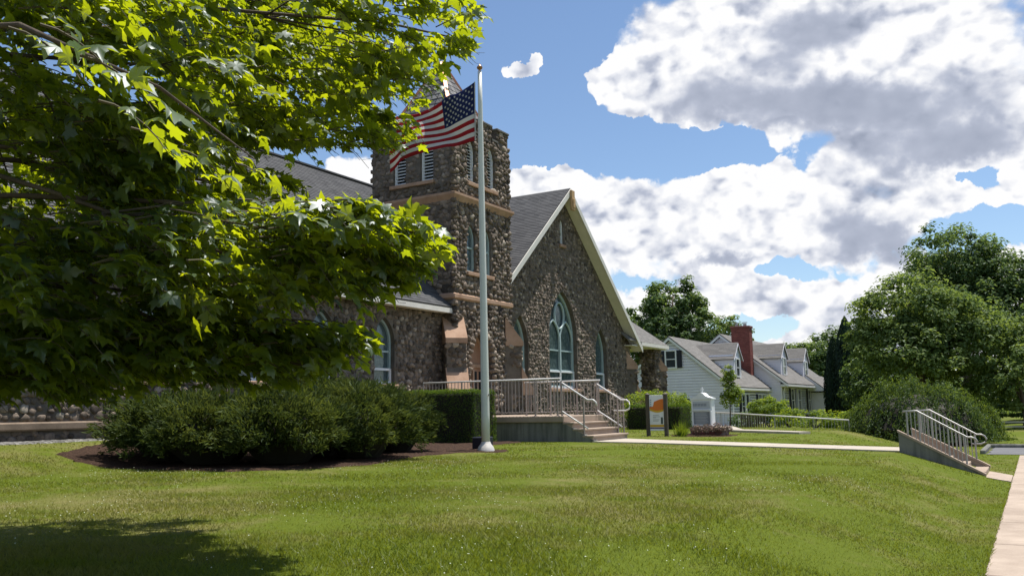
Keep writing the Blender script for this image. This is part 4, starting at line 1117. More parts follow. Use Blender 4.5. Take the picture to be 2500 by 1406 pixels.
wv = lambda x, a, ph: a * math.sin((x + 10.55) * 8 + ph)
X_ = np.linspace(-10.55, -10.09, 13)
plate('orange_wave', [(x, 1.52 + wv(x, .045, 2.6)) for x in X_] + [(x, 1.80 + wv(x, .05, 4.3) - (.14 if x < -10.42 else 0)) for x in X_[::-1]], (.62, .17, .03), yp_, pan, 'sign_orange')
plate('yellow_wave', [(x, 1.47 + wv(x, .045, 2.6)) for x in X_] + [(x, 1.53 + wv(x, .045, 2.6)) for x in X_[::-1]], (.60, .36, .03), yp_ - .004, pan, 'sign_yellow')
plate('yellow_band', [(-10.55, .98), (-10.09, .98), (-10.09, 1.05), (-10.55, 1.05)], (.60, .36, .03), yp_, pan, 'sign_yellow')
plate('purple_band', [(-10.55, .925), (-10.09, .925), (-10.09, .965), (-10.55, .965)], (.07, .05, .16), yp_, pan, 'sign_purple')
for z, w_ in ((1.34, .2), (1.29, .24), (1.2, .22), (1.16, .18), (1.26, .1)): plate('print_line', [(-10.45, z), (-10.45 + w_, z), (-10.45 + w_, z + .014), (-10.45, z + .014)], (.25, .27, .28), yp_, pan, 'sign_print')
plate('photo_print', [(-10.19, 1.07), (-10.12, 1.07), (-10.12, 1.28), (-10.19, 1.28)], (.08, .1, .09), yp_, pan, 'sign_photo')
for i in range(4): plate('lettering', [(-10.525, 1.80 - i * .065), (-10.49, 1.80 - i * .065), (-10.49, 1.835 - i * .065), (-10.525, 1.835 - i * .065)], (.2, .3, .36), yp_ - .004, pan, 'sign_letter')

cb = thing('sign_cabinet', 'white glass-fronted notice cabinet with pointed top and small cross', 'sign', (-9.35, 27.9, .7))
cb_rot = R(-8)
def cbm(mb, name, mt, parent, **k):
    mb.V = [tuple(np.array([-9.35 + (v[0]) * math.cos(cb_rot) - v[1] * math.sin(cb_rot), 27.9 + v[0] * math.sin(cb_rot) + v[1] * math.cos(cb_rot), v[2]])) for v in mb.V]
    return mb.obj(name, mt, parent, **k)
W2 = .36
m = MB(); m.bbox((-W2, 0, .93), (W2, .24, 1.82), .012); body = cbm(m, 'cabinet', M_white, cb)
prof = [(-W2 - .03, 1.82), (W2 + .03, 1.82), (W2 + .03, 1.86), (W2 - .08, 1.88), (.16, 1.93), (.07, 2.02), (0, 2.04), (-.07, 2.02), (-.16, 1.93), (-W2 + .08, 1.88), (-W2 - .03, 1.86)]
m = MB(); m.prism([(x, -.03, z) for x, z in prof], (0, .3, 0)); cbm(m, 'top_pediment', M_white, cb)
m = MB(); m.box((-.014, .1, 2.03), (.014, .13, 2.22)); m.box((-.06, .1, 2.12), (-.015, .13, 2.148)); m.box((.015, .1, 2.12), (.06, .13, 2.148)); cbm(m, 'cross', M_white, cb)
m = MB(); m.box((-W2 + .06, -.012, 1.52), (W2 - .06, -.003, 1.76)); hd = cbm(m, 'header_panel', flat('header_grey', (.45, .47, .5)), cb)
for i in range(9): m = MB(); x = -W2 + .09 + i * .053; m.box((x, -.018, 1.6), (x + .03, -.013, 1.69)); cbm(m, 'letter', flat('letter_grey', (.22, .24, .27)), hd)
m = MB(); m.bbox((-W2 + .03, -.06, 1.46), (W2 - .03, -.002, 1.51), .01); cbm(m, 'ledge', M_white, cb)
m = MB(); m.box((-W2 + .09, -.02, 1.02), (W2 - .06, -.003, 1.42)); gl_ = cbm(m, 'glass_door', mat('cabinet_glass', lambda n: pbsdf(n, (.20, .22, .25), .08, None, spec=.8)), cb)  # paler base colour stands in for sky reflected in the glass
for i in range(6): m = MB(); m.box((-W2 + .13, -.027, 1.10 + i * .05), (W2 - .12 - .04 * (i % 3), -.021, 1.118 + i * .05)); cbm(m, 'letter_row', flat('pale_letters', (.35, .37, .4)), gl_)
for a, b in (((-W2 + .03, -.05, .97), (-W2 + .085, -.002, 1.45)), ((W2 - .055, -.05, .97), (W2, -.002, 1.45)), ((-W2 + .086, -.05, .97), (W2 - .056, -.002, 1.015)), ((-W2 + .086, -.05, 1.425), (W2 - .056, -.002, 1.45))):
    m = MB(); m.bbox(a, b, .008); cbm(m, 'door_frame', M_white, gl_)
m = MB(); m.bbox((-W2 - .02, -.1, .62), (W2 + .35, .45, .89), .01); cbm(m, 'plinth', M_bmort, cb)
for k in range(3):
    for i in range(6): m = MB(); x = -W2 - .01 + i * .175 + (.06 if k % 2 else 0); m.box((x, -.112, .66 + k * .075), (x + .16, -.101, .66 + k * .075 + .062)); o = cbm(m, 'brick', M_brick, cb)
m = MB(); m.bbox((-W2 - .06, -.14, .892), (W2 + .4, .5, .93), .01); cbm(m, 'coping', M_plat, cb)


# ------------------------------------------------------------------ foliage helpers
def tri_leaves(C, N, size, name, mt, parent=None, tint=None, kind='stuff', asp=.55, dirs=None, fold=.25, **props):
    """small folded leaves: centre C, normal N"""
    n = len(C); N = N / (np.linalg.norm(N, axis=1)[:, None] + 1e-9)
    if dirs is None: dirs = rng.normal(0, 1, (n, 3))
    T = dirs - N * np.einsum('ij,ij->i', dirs, N)[:, None]; T /= np.linalg.norm(T, axis=1)[:, None] + 1e-9; B = np.cross(N, T)
    s = (size * rng.uniform(.65, 1.3, n))[:, None]
    P0 = C - T * s; P1 = C + T * s; P2 = C + B * s * asp + N * s * fold; P3 = C - B * s * asp + N * s * fold
    V = np.stack([P0, P2, P1, P3], 1).reshape(-1, 3); b = np.arange(n)[:, None] * 4
    Fq = np.concatenate([b + np.array([[0, 2, 1]]), b + np.array([[0, 3, 2]])], 0)
    if tint is None: tint = rng.uniform(0, 1, n)
    return link(name, new_mesh(name, V, Fq, mt, tint=np.repeat(tint, 4)), parent, kind, **props)


def unit(n):
    v = rng.normal(0, 1, (n, 3)); return v / np.linalg.norm(v, axis=1)[:, None]


def crown_points(ells, nclump, per, rc, flat_=.7, shell=.35, low=-.55):
    """leaf clumps spread through the outer part of ellipsoids"""
    Cs, Ns, Ts = [], [], []
    vol = np.array([e[3] * e[4] + e[4] * e[5] + e[3] * e[5] for e in ells]); vol = vol / vol.sum()
    for e, w in zip(ells, vol):
        k = max(3, int(nclump * w)); u = unit(k * 2); u = u[u[:, 2] > low][:k]; k = len(u)
        r_ = 1 - shell * rng.uniform(0, 1, k) ** 1.6 + rng.normal(0, .05, k)
        c = np.array(e[:3]) + u * np.array(e[3:6]) * r_[:, None]
        n = max(1, int(per * (e[3] + e[4] + e[5]) / (e[3] + e[4] + e[5]))); tc = np.clip(rng.normal(.5, .2, k), 0, 1)
        kr = rc * rng.uniform(.6, 1.35, k)
        d = unit(k * n); q = rng.uniform(.35, 1, k * n) ** .6
        off = d * q[:, None] * np.repeat(kr, n)[:, None] * np.array([1, 1, flat_])
        Cs.append(np.repeat(c, n, 0) + off); Ns.append(d * .7 + np.repeat(u, n, 0) * .3 + np.array([0, 0, .75]) + rng.normal(0, .35, (k * n, 3))); Ts.append(np.clip(np.repeat(tc, n) + rng.normal(0, .18, k * n), 0, 1))
    return np.concatenate(Cs), np.concatenate(Ns), np.concatenate(Ts)


def tree(name, label, cat, base, ells, nclump, per, rc, leaf, mt, trunk_r, group=None, flat_=.7, limbs=9, shell=.4, trunk_top=None, low=-.55, asp=.6):
    b = np.array(base, float); b[2] = float(g(b[0], b[1])) if b[2] is None or np.isnan(b[2]) else b[2]
    r = thing(name, label, cat, tuple(b), group); C, N, T = crown_points(ells, nclump, per, rc, flat_, shell, low)
    tri_leaves(C, N, leaf, 'crown', mt, r, T, asp=asp)
    top = np.array(ells[0][:3]) + np.array([0, 0, ells[0][5] * .4]) if trunk_top is None else np.array(trunk_top)
    m = MB(); Z = np.linspace(0, 1, 8); P = b + (top - b) * Z[:, None] + np.stack([np.sin(Z * 5) * trunk_r * .6, np.cos(Z * 4) * trunk_r * .6, Z * 0], 1) * (Z * (1 - Z) * 4)[:, None]
    P[0] = b - np.array([0, 0, .1]); m.tube(P, trunk_r * (1 - .85 * Z) * (1 + .4 * np.exp(-Z * 30)), 10)
    tk = m.obj('trunk', M_trunk, r, smooth=True)
    for i in range(limbs):
        e = ells[i % len(ells)]; u = unit(1)[0]; u[2] = abs(u[2]) * .5; tgt = np.array(e[:3]) + u * np.array(e[3:6]) * .8
        k = rng.uniform(.25, .8); s = b + (top - b) * k; mid = (s + tgt) / 2 + np.array([0, 0, .1 * np.linalg.norm(tgt - s)])
        m = MB(); m.tube([s, (s + mid) / 2 + np.array([0, 0, .02]), mid, (mid + tgt) / 2, tgt], [trunk_r * .38 * (1 - k * .4), trunk_r * .3, trunk_r * .2, trunk_r * .12, .01], 6); m.obj('limb', M_trunk, r, smooth=True)
    return r


# ------------------------------------------------------------------ junipers by the church
def juniper(x, y, rx, ry, h, label, seed):
    z = float(g(x, y)); r = thing('juniper_bush', label, 'bush', (x, y, z), 'spreading junipers in the mulch bed')
    n = int(2300 * rx * ry / 1.2) + 900
    u = unit(n * 2); u = u[u[:, 2] > -.48][:n]; n = len(u)
    # lobed outline: boughs reach out and up
    az_ = np.arctan2(u[:, 1], u[:, 0]); lob = 1 + .16 * np.sin(az_ * 5 + seed) + .12 * np.sin(az_ * 9 + seed * 2.3 + u[:, 2] * 6) + .10 * np.sin(u[:, 2] * 11 + seed)
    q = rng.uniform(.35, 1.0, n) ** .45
    C = np.array([x, y, z + h * .49]) + u * np.array([rx, ry, h * .53]) * (lob * q)[:, None]
    D = u * np.array([1, 1, .55]) + np.array([0, 0, .35]) + rng.normal(0, .32, (n, 3)); D /= np.linalg.norm(D, axis=1)[:, None]
    # each sprig: a fan of thin needles-covered blades
    k = 7; Dk = np.repeat(D, k, 0) + rng.normal(0, .38, (n * k, 3)); Dk /= np.linalg.norm(Dk, axis=1)[:, None]
    L = rng.uniform(.06, .15, n * k)[:, None]; h = h; Bs = np.repeat(C, k, 0) + rng.normal(0, .03, (n * k, 3)); Sd = np.cross(Dk, unit(n * k)); Sd /= np.linalg.norm(Sd, axis=1)[:, None]
    w = rng.uniform(.006, .014, n * k)[:, None]
    V = np.stack([Bs - Sd * w * .6, Bs + Sd * w * .6, Bs + Dk * L * .6 + Sd * w, Bs + Dk * L, Bs + Dk * L * .6 - Sd * w], 1).reshape(-1, 3); b = np.arange(n * k)[:, None] * 5
    Fq = np.concatenate([b + np.array([[0, 1, 2]]), b + np.array([[0, 2, 4]]), b + np.array([[4, 2, 3]])])
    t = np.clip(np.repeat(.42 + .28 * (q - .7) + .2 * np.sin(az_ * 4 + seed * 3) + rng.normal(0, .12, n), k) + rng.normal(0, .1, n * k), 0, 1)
    link('foliage', new_mesh('foliage', V, Fq, M_juni, tint=np.repeat(t, 5)), r, 'stuff')
    m = MB(); m.lathe((x, y, z), [(rx * .35, .05), (rx * .62, h * .3), (rx * .5, h * .6), (.05, h * .8)], 9); m.V = [(v[0] + random.uniform(-.05, .05), v[1], v[2]) for v in m.V]; m.obj('shaded_heart', flat('core_shade', (.018, .016, .01)), r)  # near-black core: shade inside the bush put into its colour
    for i in range(6):
        a = rng.uniform(0, 6.28); m = MB(); m.tube([(x, y, z), (x + .4 * rx * math.cos(a), y + .4 * ry * math.sin(a), z + h * .25), (x + .8 * rx * math.cos(a), y + .8 * ry * math.sin(a), z + h * .55)], [.04, .03, .012], 5); m.obj('stem', M_trunk, r)


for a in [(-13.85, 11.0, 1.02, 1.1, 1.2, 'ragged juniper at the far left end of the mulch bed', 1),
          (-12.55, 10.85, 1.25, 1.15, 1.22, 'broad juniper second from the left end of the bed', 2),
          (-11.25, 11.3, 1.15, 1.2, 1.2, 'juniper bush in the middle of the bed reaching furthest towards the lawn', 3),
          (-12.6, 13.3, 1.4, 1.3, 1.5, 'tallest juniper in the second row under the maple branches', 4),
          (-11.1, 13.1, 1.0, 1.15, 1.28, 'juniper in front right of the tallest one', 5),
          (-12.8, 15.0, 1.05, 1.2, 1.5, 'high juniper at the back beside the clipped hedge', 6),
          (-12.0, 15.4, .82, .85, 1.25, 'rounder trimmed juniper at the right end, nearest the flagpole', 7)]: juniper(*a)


def hedge(name, label, a, b, dens, leaf, mt, rnd=.12, bump=.04, heart=True, group=None):
    a, b = np.array(a, float), np.array(b, float); c = (a + b) / 2; h = (b - a) / 2; r = thing(name, label, 'hedge', (c[0], c[1], a[2]), group)
    area = 8 * (h[0] * h[1] + h[1] * h[2] + h[0] * h[2]); n = int(area * dens); u = rng.uniform(-1, 1, (n, 3)); fc = rng.choice(3, n, p=np.array([h[1] * h[2], h[0] * h[2], h[0] * h[1]]) / (h[1] * h[2] + h[0] * h[2] + h[0] * h[1]))
    sgn = rng.choice([-1, 1], n); sgn = np.where(fc == 2, 1, sgn); u[np.arange(n), fc] = sgn; N = np.zeros((n, 3)); N[np.arange(n), fc] = sgn
    P = c + u * h; inn = np.clip(np.abs(P - c) - (h - rnd), 0, None); L = np.linalg.norm(inn, axis=1)[:, None]; P = c + np.sign(P - c) * (np.minimum(np.abs(P - c), h - rnd) + inn / np.maximum(L, 1e-6) * np.minimum(L, rnd))
    P += N * (bump * (np.sin(P[:, :1] * 6 + P[:, 2:] * 4) + np.sin(P[:, 1:2] * 7 + P[:, 2:] * 9)) * .5 + rng.uniform(-.09, .03, (n, 1)))
    tri_leaves(P, N + rng.normal(0, .6, (n, 3)) + np.array([0, 0, .2]), leaf, 'foliage', mt, r, asp=.4)
    m = MB(); m.bbox(a + np.array([.07, .07, 0]), b - np.array([.07, .07, .07]), .05); m.obj('shaded_core', flat('core_shade', (.018, .016, .01)), r)  # solid dark block stands in for the shade inside the hedge
    return r


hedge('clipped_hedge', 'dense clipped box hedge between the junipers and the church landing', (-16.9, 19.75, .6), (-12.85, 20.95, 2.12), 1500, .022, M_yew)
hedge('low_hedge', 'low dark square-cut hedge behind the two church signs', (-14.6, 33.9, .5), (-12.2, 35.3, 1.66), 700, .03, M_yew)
# loose shrub above it
r = thing('rounded_shrub', 'loose light green shrub above the low square hedge beside the porch pier', 'bush', (-14.6, 37.8, .6))
C, N, T = crown_points([(-15.2, 37.8, 1.6, 1.1, .9, .75), (-14.1, 37.8, 1.55, 1.0, .9, .75)], 170, 34, .28, .6, .3); tri_leaves(C, N, .05, 'foliage', M_tree4, r, T)
for i in range(5): m = MB(); m.tube([(-14.6, 37.8, .5), (-15.4 + .4 * i, 37.8, 1.5)], [.04, .02], 5); m.obj('stem', M_trunk, r)
# bed plants by the cabinet
def perennial(x, y, rr, h, label, mt, n=240, blade=False):
    z = float(g(x, y)); r = thing('perennial_plant', label, 'plant', (x, y, z), 'plants in the small flower bed'); u = unit(n); u[:, 2] = np.abs(u[:, 2])
    if blade:
        B = np.array([x, y, z]) + rng.normal(0, rr * .3, (n, 3)) * np.array([1, 1, 0]); D = u * np.array([.55, .55, 1]) + np.array([0, 0, .5]); Tp = B + D * h * rng.uniform(.5, 1, n)[:, None] * .75; W_ = unit(n) * .012
        link('leaves', new_mesh('leaves', np.stack([B - W_, B + W_, Tp], 1).reshape(-1, 3), np.arange(3 * n).reshape(-1, 3), mt, tint=rng.uniform(0, 1, 3 * n)), r, 'stuff')
    else: tri_leaves(np.array([x, y, z + h * .35]) + u * np.array([rr, rr, h * .6]) * rng.uniform(.4, 1, n)[:, None] ** .5, u + rng.normal(0, .5, (n, 3)), .03, 'leaves', mt, r)
    m = MB()
    for i in range(7): a = rng.uniform(0, 6.28); m.tube([(x, y, z - .02), (x + rr * .6 * math.cos(a), y + rr * .6 * math.sin(a), z + h * .6)], .006, 4)
    m.obj('stems', M_trunk, r)


perennial(-9.68, 26.85, .22, .55, 'bright green grassy clump at the left end of the flower bed', M_tree4, 420, True)
perennial(-9.3, 27.2, .24, .38, 'dull green and pink low plant in front of the brick plinth', M_flow)
perennial(-9.0, 27.35, .25, .42, 'leggy dusty pink plant right of the plinth middle', M_flow)
perennial(-8.72, 27.5, .24, .48, 'taller brownish pink plant near the bed end', M_flow)
perennial(-8.5, 27.75, .22, .40, 'dark red-brown plant at the right end of the flower bed', M_flow)

# ------------------------------------------------------------------ white house
HY, EX, EZ, RX, RZ = 58.0, -17.14, 2.86, -21.47, 6.42
HY2, EX2, EZ2, RX2, RZ2 = 67.74, -15.85, 3.2, -20.9, 7.2
house = thing('white_house', 'long white clapboard house with grey roofs, three dormers and red chimney', 'house', (-19, 66, .3))


def siding(name, org, es, nrm, zlo, zhi, lims, parent, ex=.19, mt=None):
    """lap boards: lims(z) -> (s0, s1)"""
    org, es, nrm = (np.array(v, float) for v in (org, es, nrm)); V, Fc = [], []
    for z in np.arange(zlo, zhi - .01, ex):
        zt_ = min(z + ex, zhi); a = lims(z); b = lims(zt_)
        if a[1] - a[0] < .02: continue
        b = (min(max(b[0], a[0]), a[1]), max(min(b[1], a[1]), a[0])); k = len(V); zm = z + (zt_ - z) * .68; pt = lambda s, q, d: org + es * s + np.array([0, 0, q]) + nrm * d
        V += [pt(a[0], z, .055), pt(a[1], z, .055), pt(b[1], zm, .05), pt(b[0], zm, .05), pt(a[0], z, -.02), pt(a[1], z, -.02), pt(b[1], zm, -.02), pt(b[0], zm, -.02), pt(b[1], zt_, -.02), pt(b[0], zt_, -.02)]
        Fc += [(k, k + 1, k + 2, k + 3), (k + 4, k + 5, k + 1, k), (k + 3, k + 2, k + 6, k + 7), (k + 7, k + 6, k + 8, k + 9)]
    return link(name, new_mesh(name, V, Fc, mt or M_siding), parent)


def hwin(parent, c, w, h, es, nrm, shutters=True, sash=True, fr=.09):
    c, es, nn = (np.array(v, float) for v in (c, es, nrm)); ez = np.array([0, 0, 1.]); mb = MB()
    for s in (-1, 1): mb.obox(c + es * s * (w / 2 + fr / 2) + nn * .045, es * fr / 2, ez * (h / 2 + fr), nn * .04)
    for s in (-1, 1): mb.obox(c + ez * s * (h / 2 + fr / 2) + nn * .045, es * w / 2, ez * fr / 2, nn * .045)
    win = mb.obj('window', M_white, parent)
    mb = MB(); mb.obox(c + nn * .025, es * w / 2, ez * h / 2, nn * .008); mb.obj('pane', M_glass, win)
    mb = MB(); mb.obox(c + nn * .05, es * w / 2, ez * .028, nn * .02); mb.obj('sash_bar', M_white, win)
    if shutters:
        for s in (-1, 1): mb = MB(); mb.obox(c + es * s * (w / 2 + fr + .21) + nn * .045, es * .17, ez * (h / 2 + .05), nn * .025); mb.obj('shutter', M_shut, win)
    return win


sl1 = (RZ - EZ) / (EX - RX); XL = RX - 4.3
# wing nearest the church
gw = lambda z: (max(XL, RX - (RZ - .25 - z) / sl1) if z > EZ else XL, min(EX - .35, RX + (RZ - .25 - z) / sl1))
m = MB(); m.prism([(XL, HY + .03, -.1), (EX - .37, HY + .03, -.1), (EX - .37, HY + .03, EZ), (RX, HY + .03, RZ - .28), (XL, HY + .03, EZ)], (0, 9.7, 0)); m.obj('wall_core', M_siding, house)
siding('gable_siding', (0, HY, 0), (1, 0, 0), (0, -1, 0), -.1, RZ - .3, gw, house)
siding('front_siding', (EX - .35, 0, 0), (0, 1, 0), (1, 0, 0), -.1, EZ - .1, lambda z: (HY, HY2), house)
shingle_roof('roof', house, (EX, HY - .3, EZ), (EX, HY2 + .1, EZ), (RX, HY - .3, RZ), (RX, HY2 + .1, RZ), M_roofh, .16)
shingle_roof('roof', house, (RX - 4.33, HY - .3, EZ), (RX - 4.33, HY2 + .1, EZ), (RX, HY - .3, RZ), (RX, HY2 + .1, RZ), M_roofh, .3)
def rake(x0, z0, x1, z1, y, w=.2, mt=M_white):
    m = MB(); m.prism([(x0, y, z0 - .07), (x1, y, z1 - .07), (x1, y, z1 - .07 - w), (x0, y, z0 - .07 - w)], (0, .03, 0)); m.obj('rake_board', mt, house)
    m = MB(); m.prism([(x0, y + .031, z0 - .075), (x1, y + .031, z1 - .075), (x1, y + .031, z1 - .1), (x0, y + .031, z0 - .1)], (0, .25, 0)); m.obj('soffit', mt, house)
rake(RX, RZ, EX, EZ, HY - .29); rake(RX, RZ, RX - 4.33, EZ, HY - .29)
m = MB(); m.prism([(RX - .45, HY - .05, RZ - .75), (RX + .45, HY - .05, RZ - .75), (RX, HY - .05, RZ - .36)], (0, .04, 0)); m.obj('gable_vent', simple('vent_grey', (.33, .34, .37), .6, .1, 5, .1), house)
m = MB(); m.box((XL, HY - .06, 4.05), (-20.2, HY - .02, 4.17)); m.obj('belt_board', M_white, house)
hwin(house, (-21.42, HY - .075, 4.83), .66, 1.1, (1, 0, 0), (0, -1, 0))
hwin(house, (-20.4, HY - .075, 1.95), .5, .35, (1, 0, 0), (0, -1, 0), False)
xw = EX - .28
hwin(house, (xw, 60.9, 1.55), .75, 1.6, (0, 1, 0), (1, 0, 0)); hwin(house, (xw, 61.9, 1.55), .75, 1.6, (0, 1, 0), (1, 0, 0), False)
hwin(house, (xw, 65.2, 1.8), .8, 1.1, (0, 1, 0), (1, 0, 0)); hwin(house, (xw, 66.2, 1.8), .8, 1.1, (0, 1, 0), (1, 0, 0), False)
m = MB(); m.box((EX - .34, HY - .25, EZ - .2), (EX + .02, HY2 - .02, EZ - .07)); m.obj('eave_fascia', M_white, house)
m = MB(); m.box((EX - .37, HY - .03, -.1), (EX - .3, HY + .09, EZ - .1)); m.obj('corner_board', M_white, house)

# wing beyond, standing further forward
sl2 = (RZ2 - EZ2) / (EX2 - RX2)
gw2 = lambda z: (RX2 - (RZ2 - .25 - z) / sl2 if z > EZ2 else RX2 - 5, min(EX2 - .6, RX2 + (RZ2 - .25 - z) / sl2))
m = MB(); m.prism([(RX2 - 5, HY2 + .03, -.1), (EX2 - .62, HY2 + .03, -.1), (EX2 - .62, HY2 + .03, EZ2), (RX2, HY2 + .03, RZ2 - .28), (RX2 - 5, HY2 + .03, EZ2)], (0, 17, 0)); m.obj('wall_core', M_siding, house)
siding('gable_siding', (0, HY2, 0), (1, 0, 0), (0, -1, 0), -.1, RZ2 - .3, gw2, house)
siding('front_siding', (EX2 - .6, 0, 0), (0, 1, 0), (1, 0, 0), .8, EZ2 - .1, lambda z: (HY2, HY2 + 17), house)
shingle_roof('roof', house, (EX2, HY2 - .3, EZ2), (EX2, HY2 + 17.3, EZ2), (RX2, HY2 - .3, RZ2), (RX2, HY2 + 17.3, RZ2), M_roofh, .16)
shingle_roof('roof', house, (RX2 - 5.05, HY2 - .3, EZ2), (RX2 - 5.05, HY2 + 17.3, EZ2), (RX2, HY2 - .3, RZ2), (RX2, HY2 + 17.3, RZ2), M_roofh, .3)
rake(RX2, RZ2, EX2, EZ2, HY2 - .29); rake(RX2, RZ2, RX2 - 5.05, EZ2, HY2 - .29)
m = MB(); m.prism([(RX2 - .7, HY2 - .05, RZ2 - 1.05), (RX2 + .7, HY2 - .05, RZ2 - 1.05), (RX2, HY2 - .05, RZ2 - .5)], (0, .04, 0)); m.obj('gable_vent', MATS['vent_grey'], house)
m = MB(); m.box((EX2 - .6, HY2 - .2, EZ2 - .22), (EX2 + .02, HY2 + 17.2, EZ2 - .07)); m.obj('eave_fascia', M_white, house)
m = MB(); m.box((EX2 - .63, HY2 - .04, -.1), (EX2 - .53, HY2 + .1, EZ2 - .2)); m.obj('corner_board', M_white, house)
m = MB(); m.box((EX2 - .62, HY2 + 2, -.1), (EX2 - .52, HY2 + 17.05, .8)); m.obj('foundation_wall', simple('brown_foundation', (.12, .09, .07), .9, .3, 5, .5), house)
xw2 = EX2 - .53
for y_, w_ in ((70.9, .9), (73.2, .9), (76.8, .8), (80.2, .7), (82.0, .7)): hwin(house, (xw2, y_, 1.95), w_, 1.7, (0, 1, 0), (1, 0, 0), y_ != 73.2)
for y_, x_ in ((HY + .25, EX - .2), (HY2 + .2, EX2 - .45), (84.6, EX2 - .45)):
    m = MB(); m.tube([(x_, y_, .1), (x_, y_, 2.6), (x_ + .15, y_, 2.8 if x_ < -17 else 3.0)], .045, 6); m.obj('downpipe', M_white, house)
# bay roof at the far end
shingle_roof('bay_roof', house, (-14.9, 77.0, 2.75), (-14.9, 85.2, 2.75), (-16.6, 77.0, 4.1), (-16.6, 83.7, 4.1), M_roofh, .16)
shingle_roof('bay_roof', house, (-14.9, 85.2, 2.75), (-18.6, 85.2, 2.75), (-16.6, 83.7, 4.1), (-16.6, 83.7, 4.1), M_roofh, .16)
m = MB(); m.prism([(-14.9, 77.0, 2.7), (-16.6, 77.0, 2.7), (-16.6, 77.0, 4.05)], (0, .05, 0)); m.box((-15.0, 77, 2.55), (-14.88, 85.2, 2.72)); m.obj('bay_fascia', M_white, house)
m = MB(); m.box((-16.4, 77.5, .5), (-15.3, 84.6, 2.6)); bay = m.obj('bay', M_siding, house)
for y_ in (78.6, 80.7, 82.8): hwin(house, (-15.29, y_, 1.75), .8, 1.4, (0, 1, 0), (1, 0, 0), False)


def dormer(y0, y1, xf, zb, ze, zr, rx, rz, slp, ex_, ez_):
    """gabled dormer: face at xf, base zb, eave ze, ridge zr, running back into the roof plane"""
    yc = (y0 + y1) / 2; xin = lambda z: ex_ - (z - ez_) / slp
    d = MB(); d.prism([(xf, y0, zb), (xf, y1, zb), (xf, y1, ze), (xf, yc, zr - .08), (xf, y0, ze)], (-(xf - xin(ze)) - .3, 0, 0)); dm = d.obj('dormer', M_siding, house)
    V, Fc = [], []
    for z in np.arange(zb - .25, ze, .19):       # clapboards on the cheek that faces the camera
        a, b = max(xin(z), xin(ze) - .1), xf
        if b - a > .03: k = len(V); V += [(a, y0 - .045, z), (b, y0 - .045, z), (b, y0 - .006, z + .19), (a, y0 - .006, z + .19), (a, y0 - .004, z), (b, y0 - .004, z)]; Fc += [(k, k + 1, k + 2, k + 3), (k + 4, k + 5, k + 1, k)]
    link('cheek_boards', new_mesh('cheek_boards', V, Fc, M_siding), dm)
    o_ = .2; xe = xf + .12; zo_ = ze - (zr - ze) * (o_ / (yc - y0))
    for s, ya in ((0, y0 - o_), (1, y1 + o_)): shingle_roof('dormer_roof', dm, (xe, ya, zo_ + .05), (xin(zo_) - .3, ya, zo_ + .05), (xe, yc, zr + .05), (xin(zr) - .3, yc, zr + .05), M_roofh, .16)
    m = MB()
    for ya in (y0 - o_, y1 + o_): m.prism([(xe + .002, yc, zr), (xe + .002, ya, zo_), (xe + .002, ya, zo_ - .08), (xe + .002, yc, zr - .09)], (.02, 0, 0))
    m.obj('dormer_trim', M_siding, dm)
    nn = np.array([1., 0, 0]); h = ze - zb - .35; cz = zb + .18 + h / 2; w = (y1 - y0) * .42; mb = MB()
    for s in (-1, 1): mb.box((xf + .005, yc + s * (w / 2 + .05) - .05, cz - h / 2 - .08), (xf + .07, yc + s * (w / 2 + .05) + .05, cz + h / 2 + .08))
    mb.box((xf + .005, yc - w / 2, cz + h / 2), (xf + .08, yc + w / 2, cz + h / 2 + .1)); mb.box((xf + .005, yc - w / 2, cz - h / 2 - .1), (xf + .1, yc + w / 2, cz - h / 2)); mb.obj('window_frame', M_white, dm)
    mb = MB(); mb.box((xf + .004, yc - w / 2, cz - h / 2), (xf + .02, yc + w / 2, cz + h / 2)); mb.obj('pane', M_glass, dm)
    mb = MB(); mb.box((xf + .021, yc - w / 2, cz - .025), (xf + .05, yc + w / 2, cz + .025)); mb.obj('sash_bar', M_white, dm)


dormer(60.9, 62.7, -17.95, 3.5, 5.0, 5.98, RX, RZ, sl1, EX, EZ)
dormer(69.3, 71.3, -16.75, 3.8, 5.35, 6.35, RX2, RZ2, sl2, EX2, EZ2)
dormer(76.9, 78.9, -16.75, 3.8, 5.35, 6.35, RX2, RZ2, sl2, EX2, EZ2)
# chimney of single bricks on the side that shows
m = MB(); m.box((-19.72, 66.7, 3.6), (-18.35, 67.5, 7.55)); ch = m.obj('chimney', M_bmort, house); B_ = []; bt = []
def bricks(face, a0, a1, z0, z1):
    for k, z in enumerate(np.arange(z0, z1, .075)):
        for s in np.arange(a0 - (.11 if k % 2 else 0), a1, .22):
            s0, s1 = max(a0, s + .006), min(a1, s + .214)
            if s1 - s0 > .02: B_.append((face, s0, s1, z + .005, z + .07)); bt.append(float(rng.uniform(0, 1)))
bricks('s', -19.73, -18.34, 3.6, 7.45); bricks('e', 66.69, 67.51, 3.6, 7.45)
V, Fc, T = [], [], []
for (f_, a, b, z0_, z1_), t in zip(B_, bt):
    k = len(V)
    V += [(a, 66.688, z0_), (b, 66.688, z0_), (b, 66.688, z1_), (a, 66.688, z1_)] if f_ == 's' else [(-18.338, a, z0_), (-18.338, b, z0_), (-18.338, b, z1_), (-18.338, a, z1_)]
    V += [(v[0], v[1] + .012, v[2]) if f_ == 's' else (v[0] - .012, v[1], v[2]) for v in V[k:k + 4]]; Fc += [(k, k + 1, k + 2, k + 3), (k, k + 4, k + 5, k + 1), (k + 1, k + 5, k + 6, k + 2), (k + 2, k + 6, k + 7, k + 3), (k + 3, k + 7, k + 4, k)]; T += [t] * 8
link('bricks', new_mesh('bricks', V, Fc, M_brick, tint=np.array(T)), ch, 'stuff')
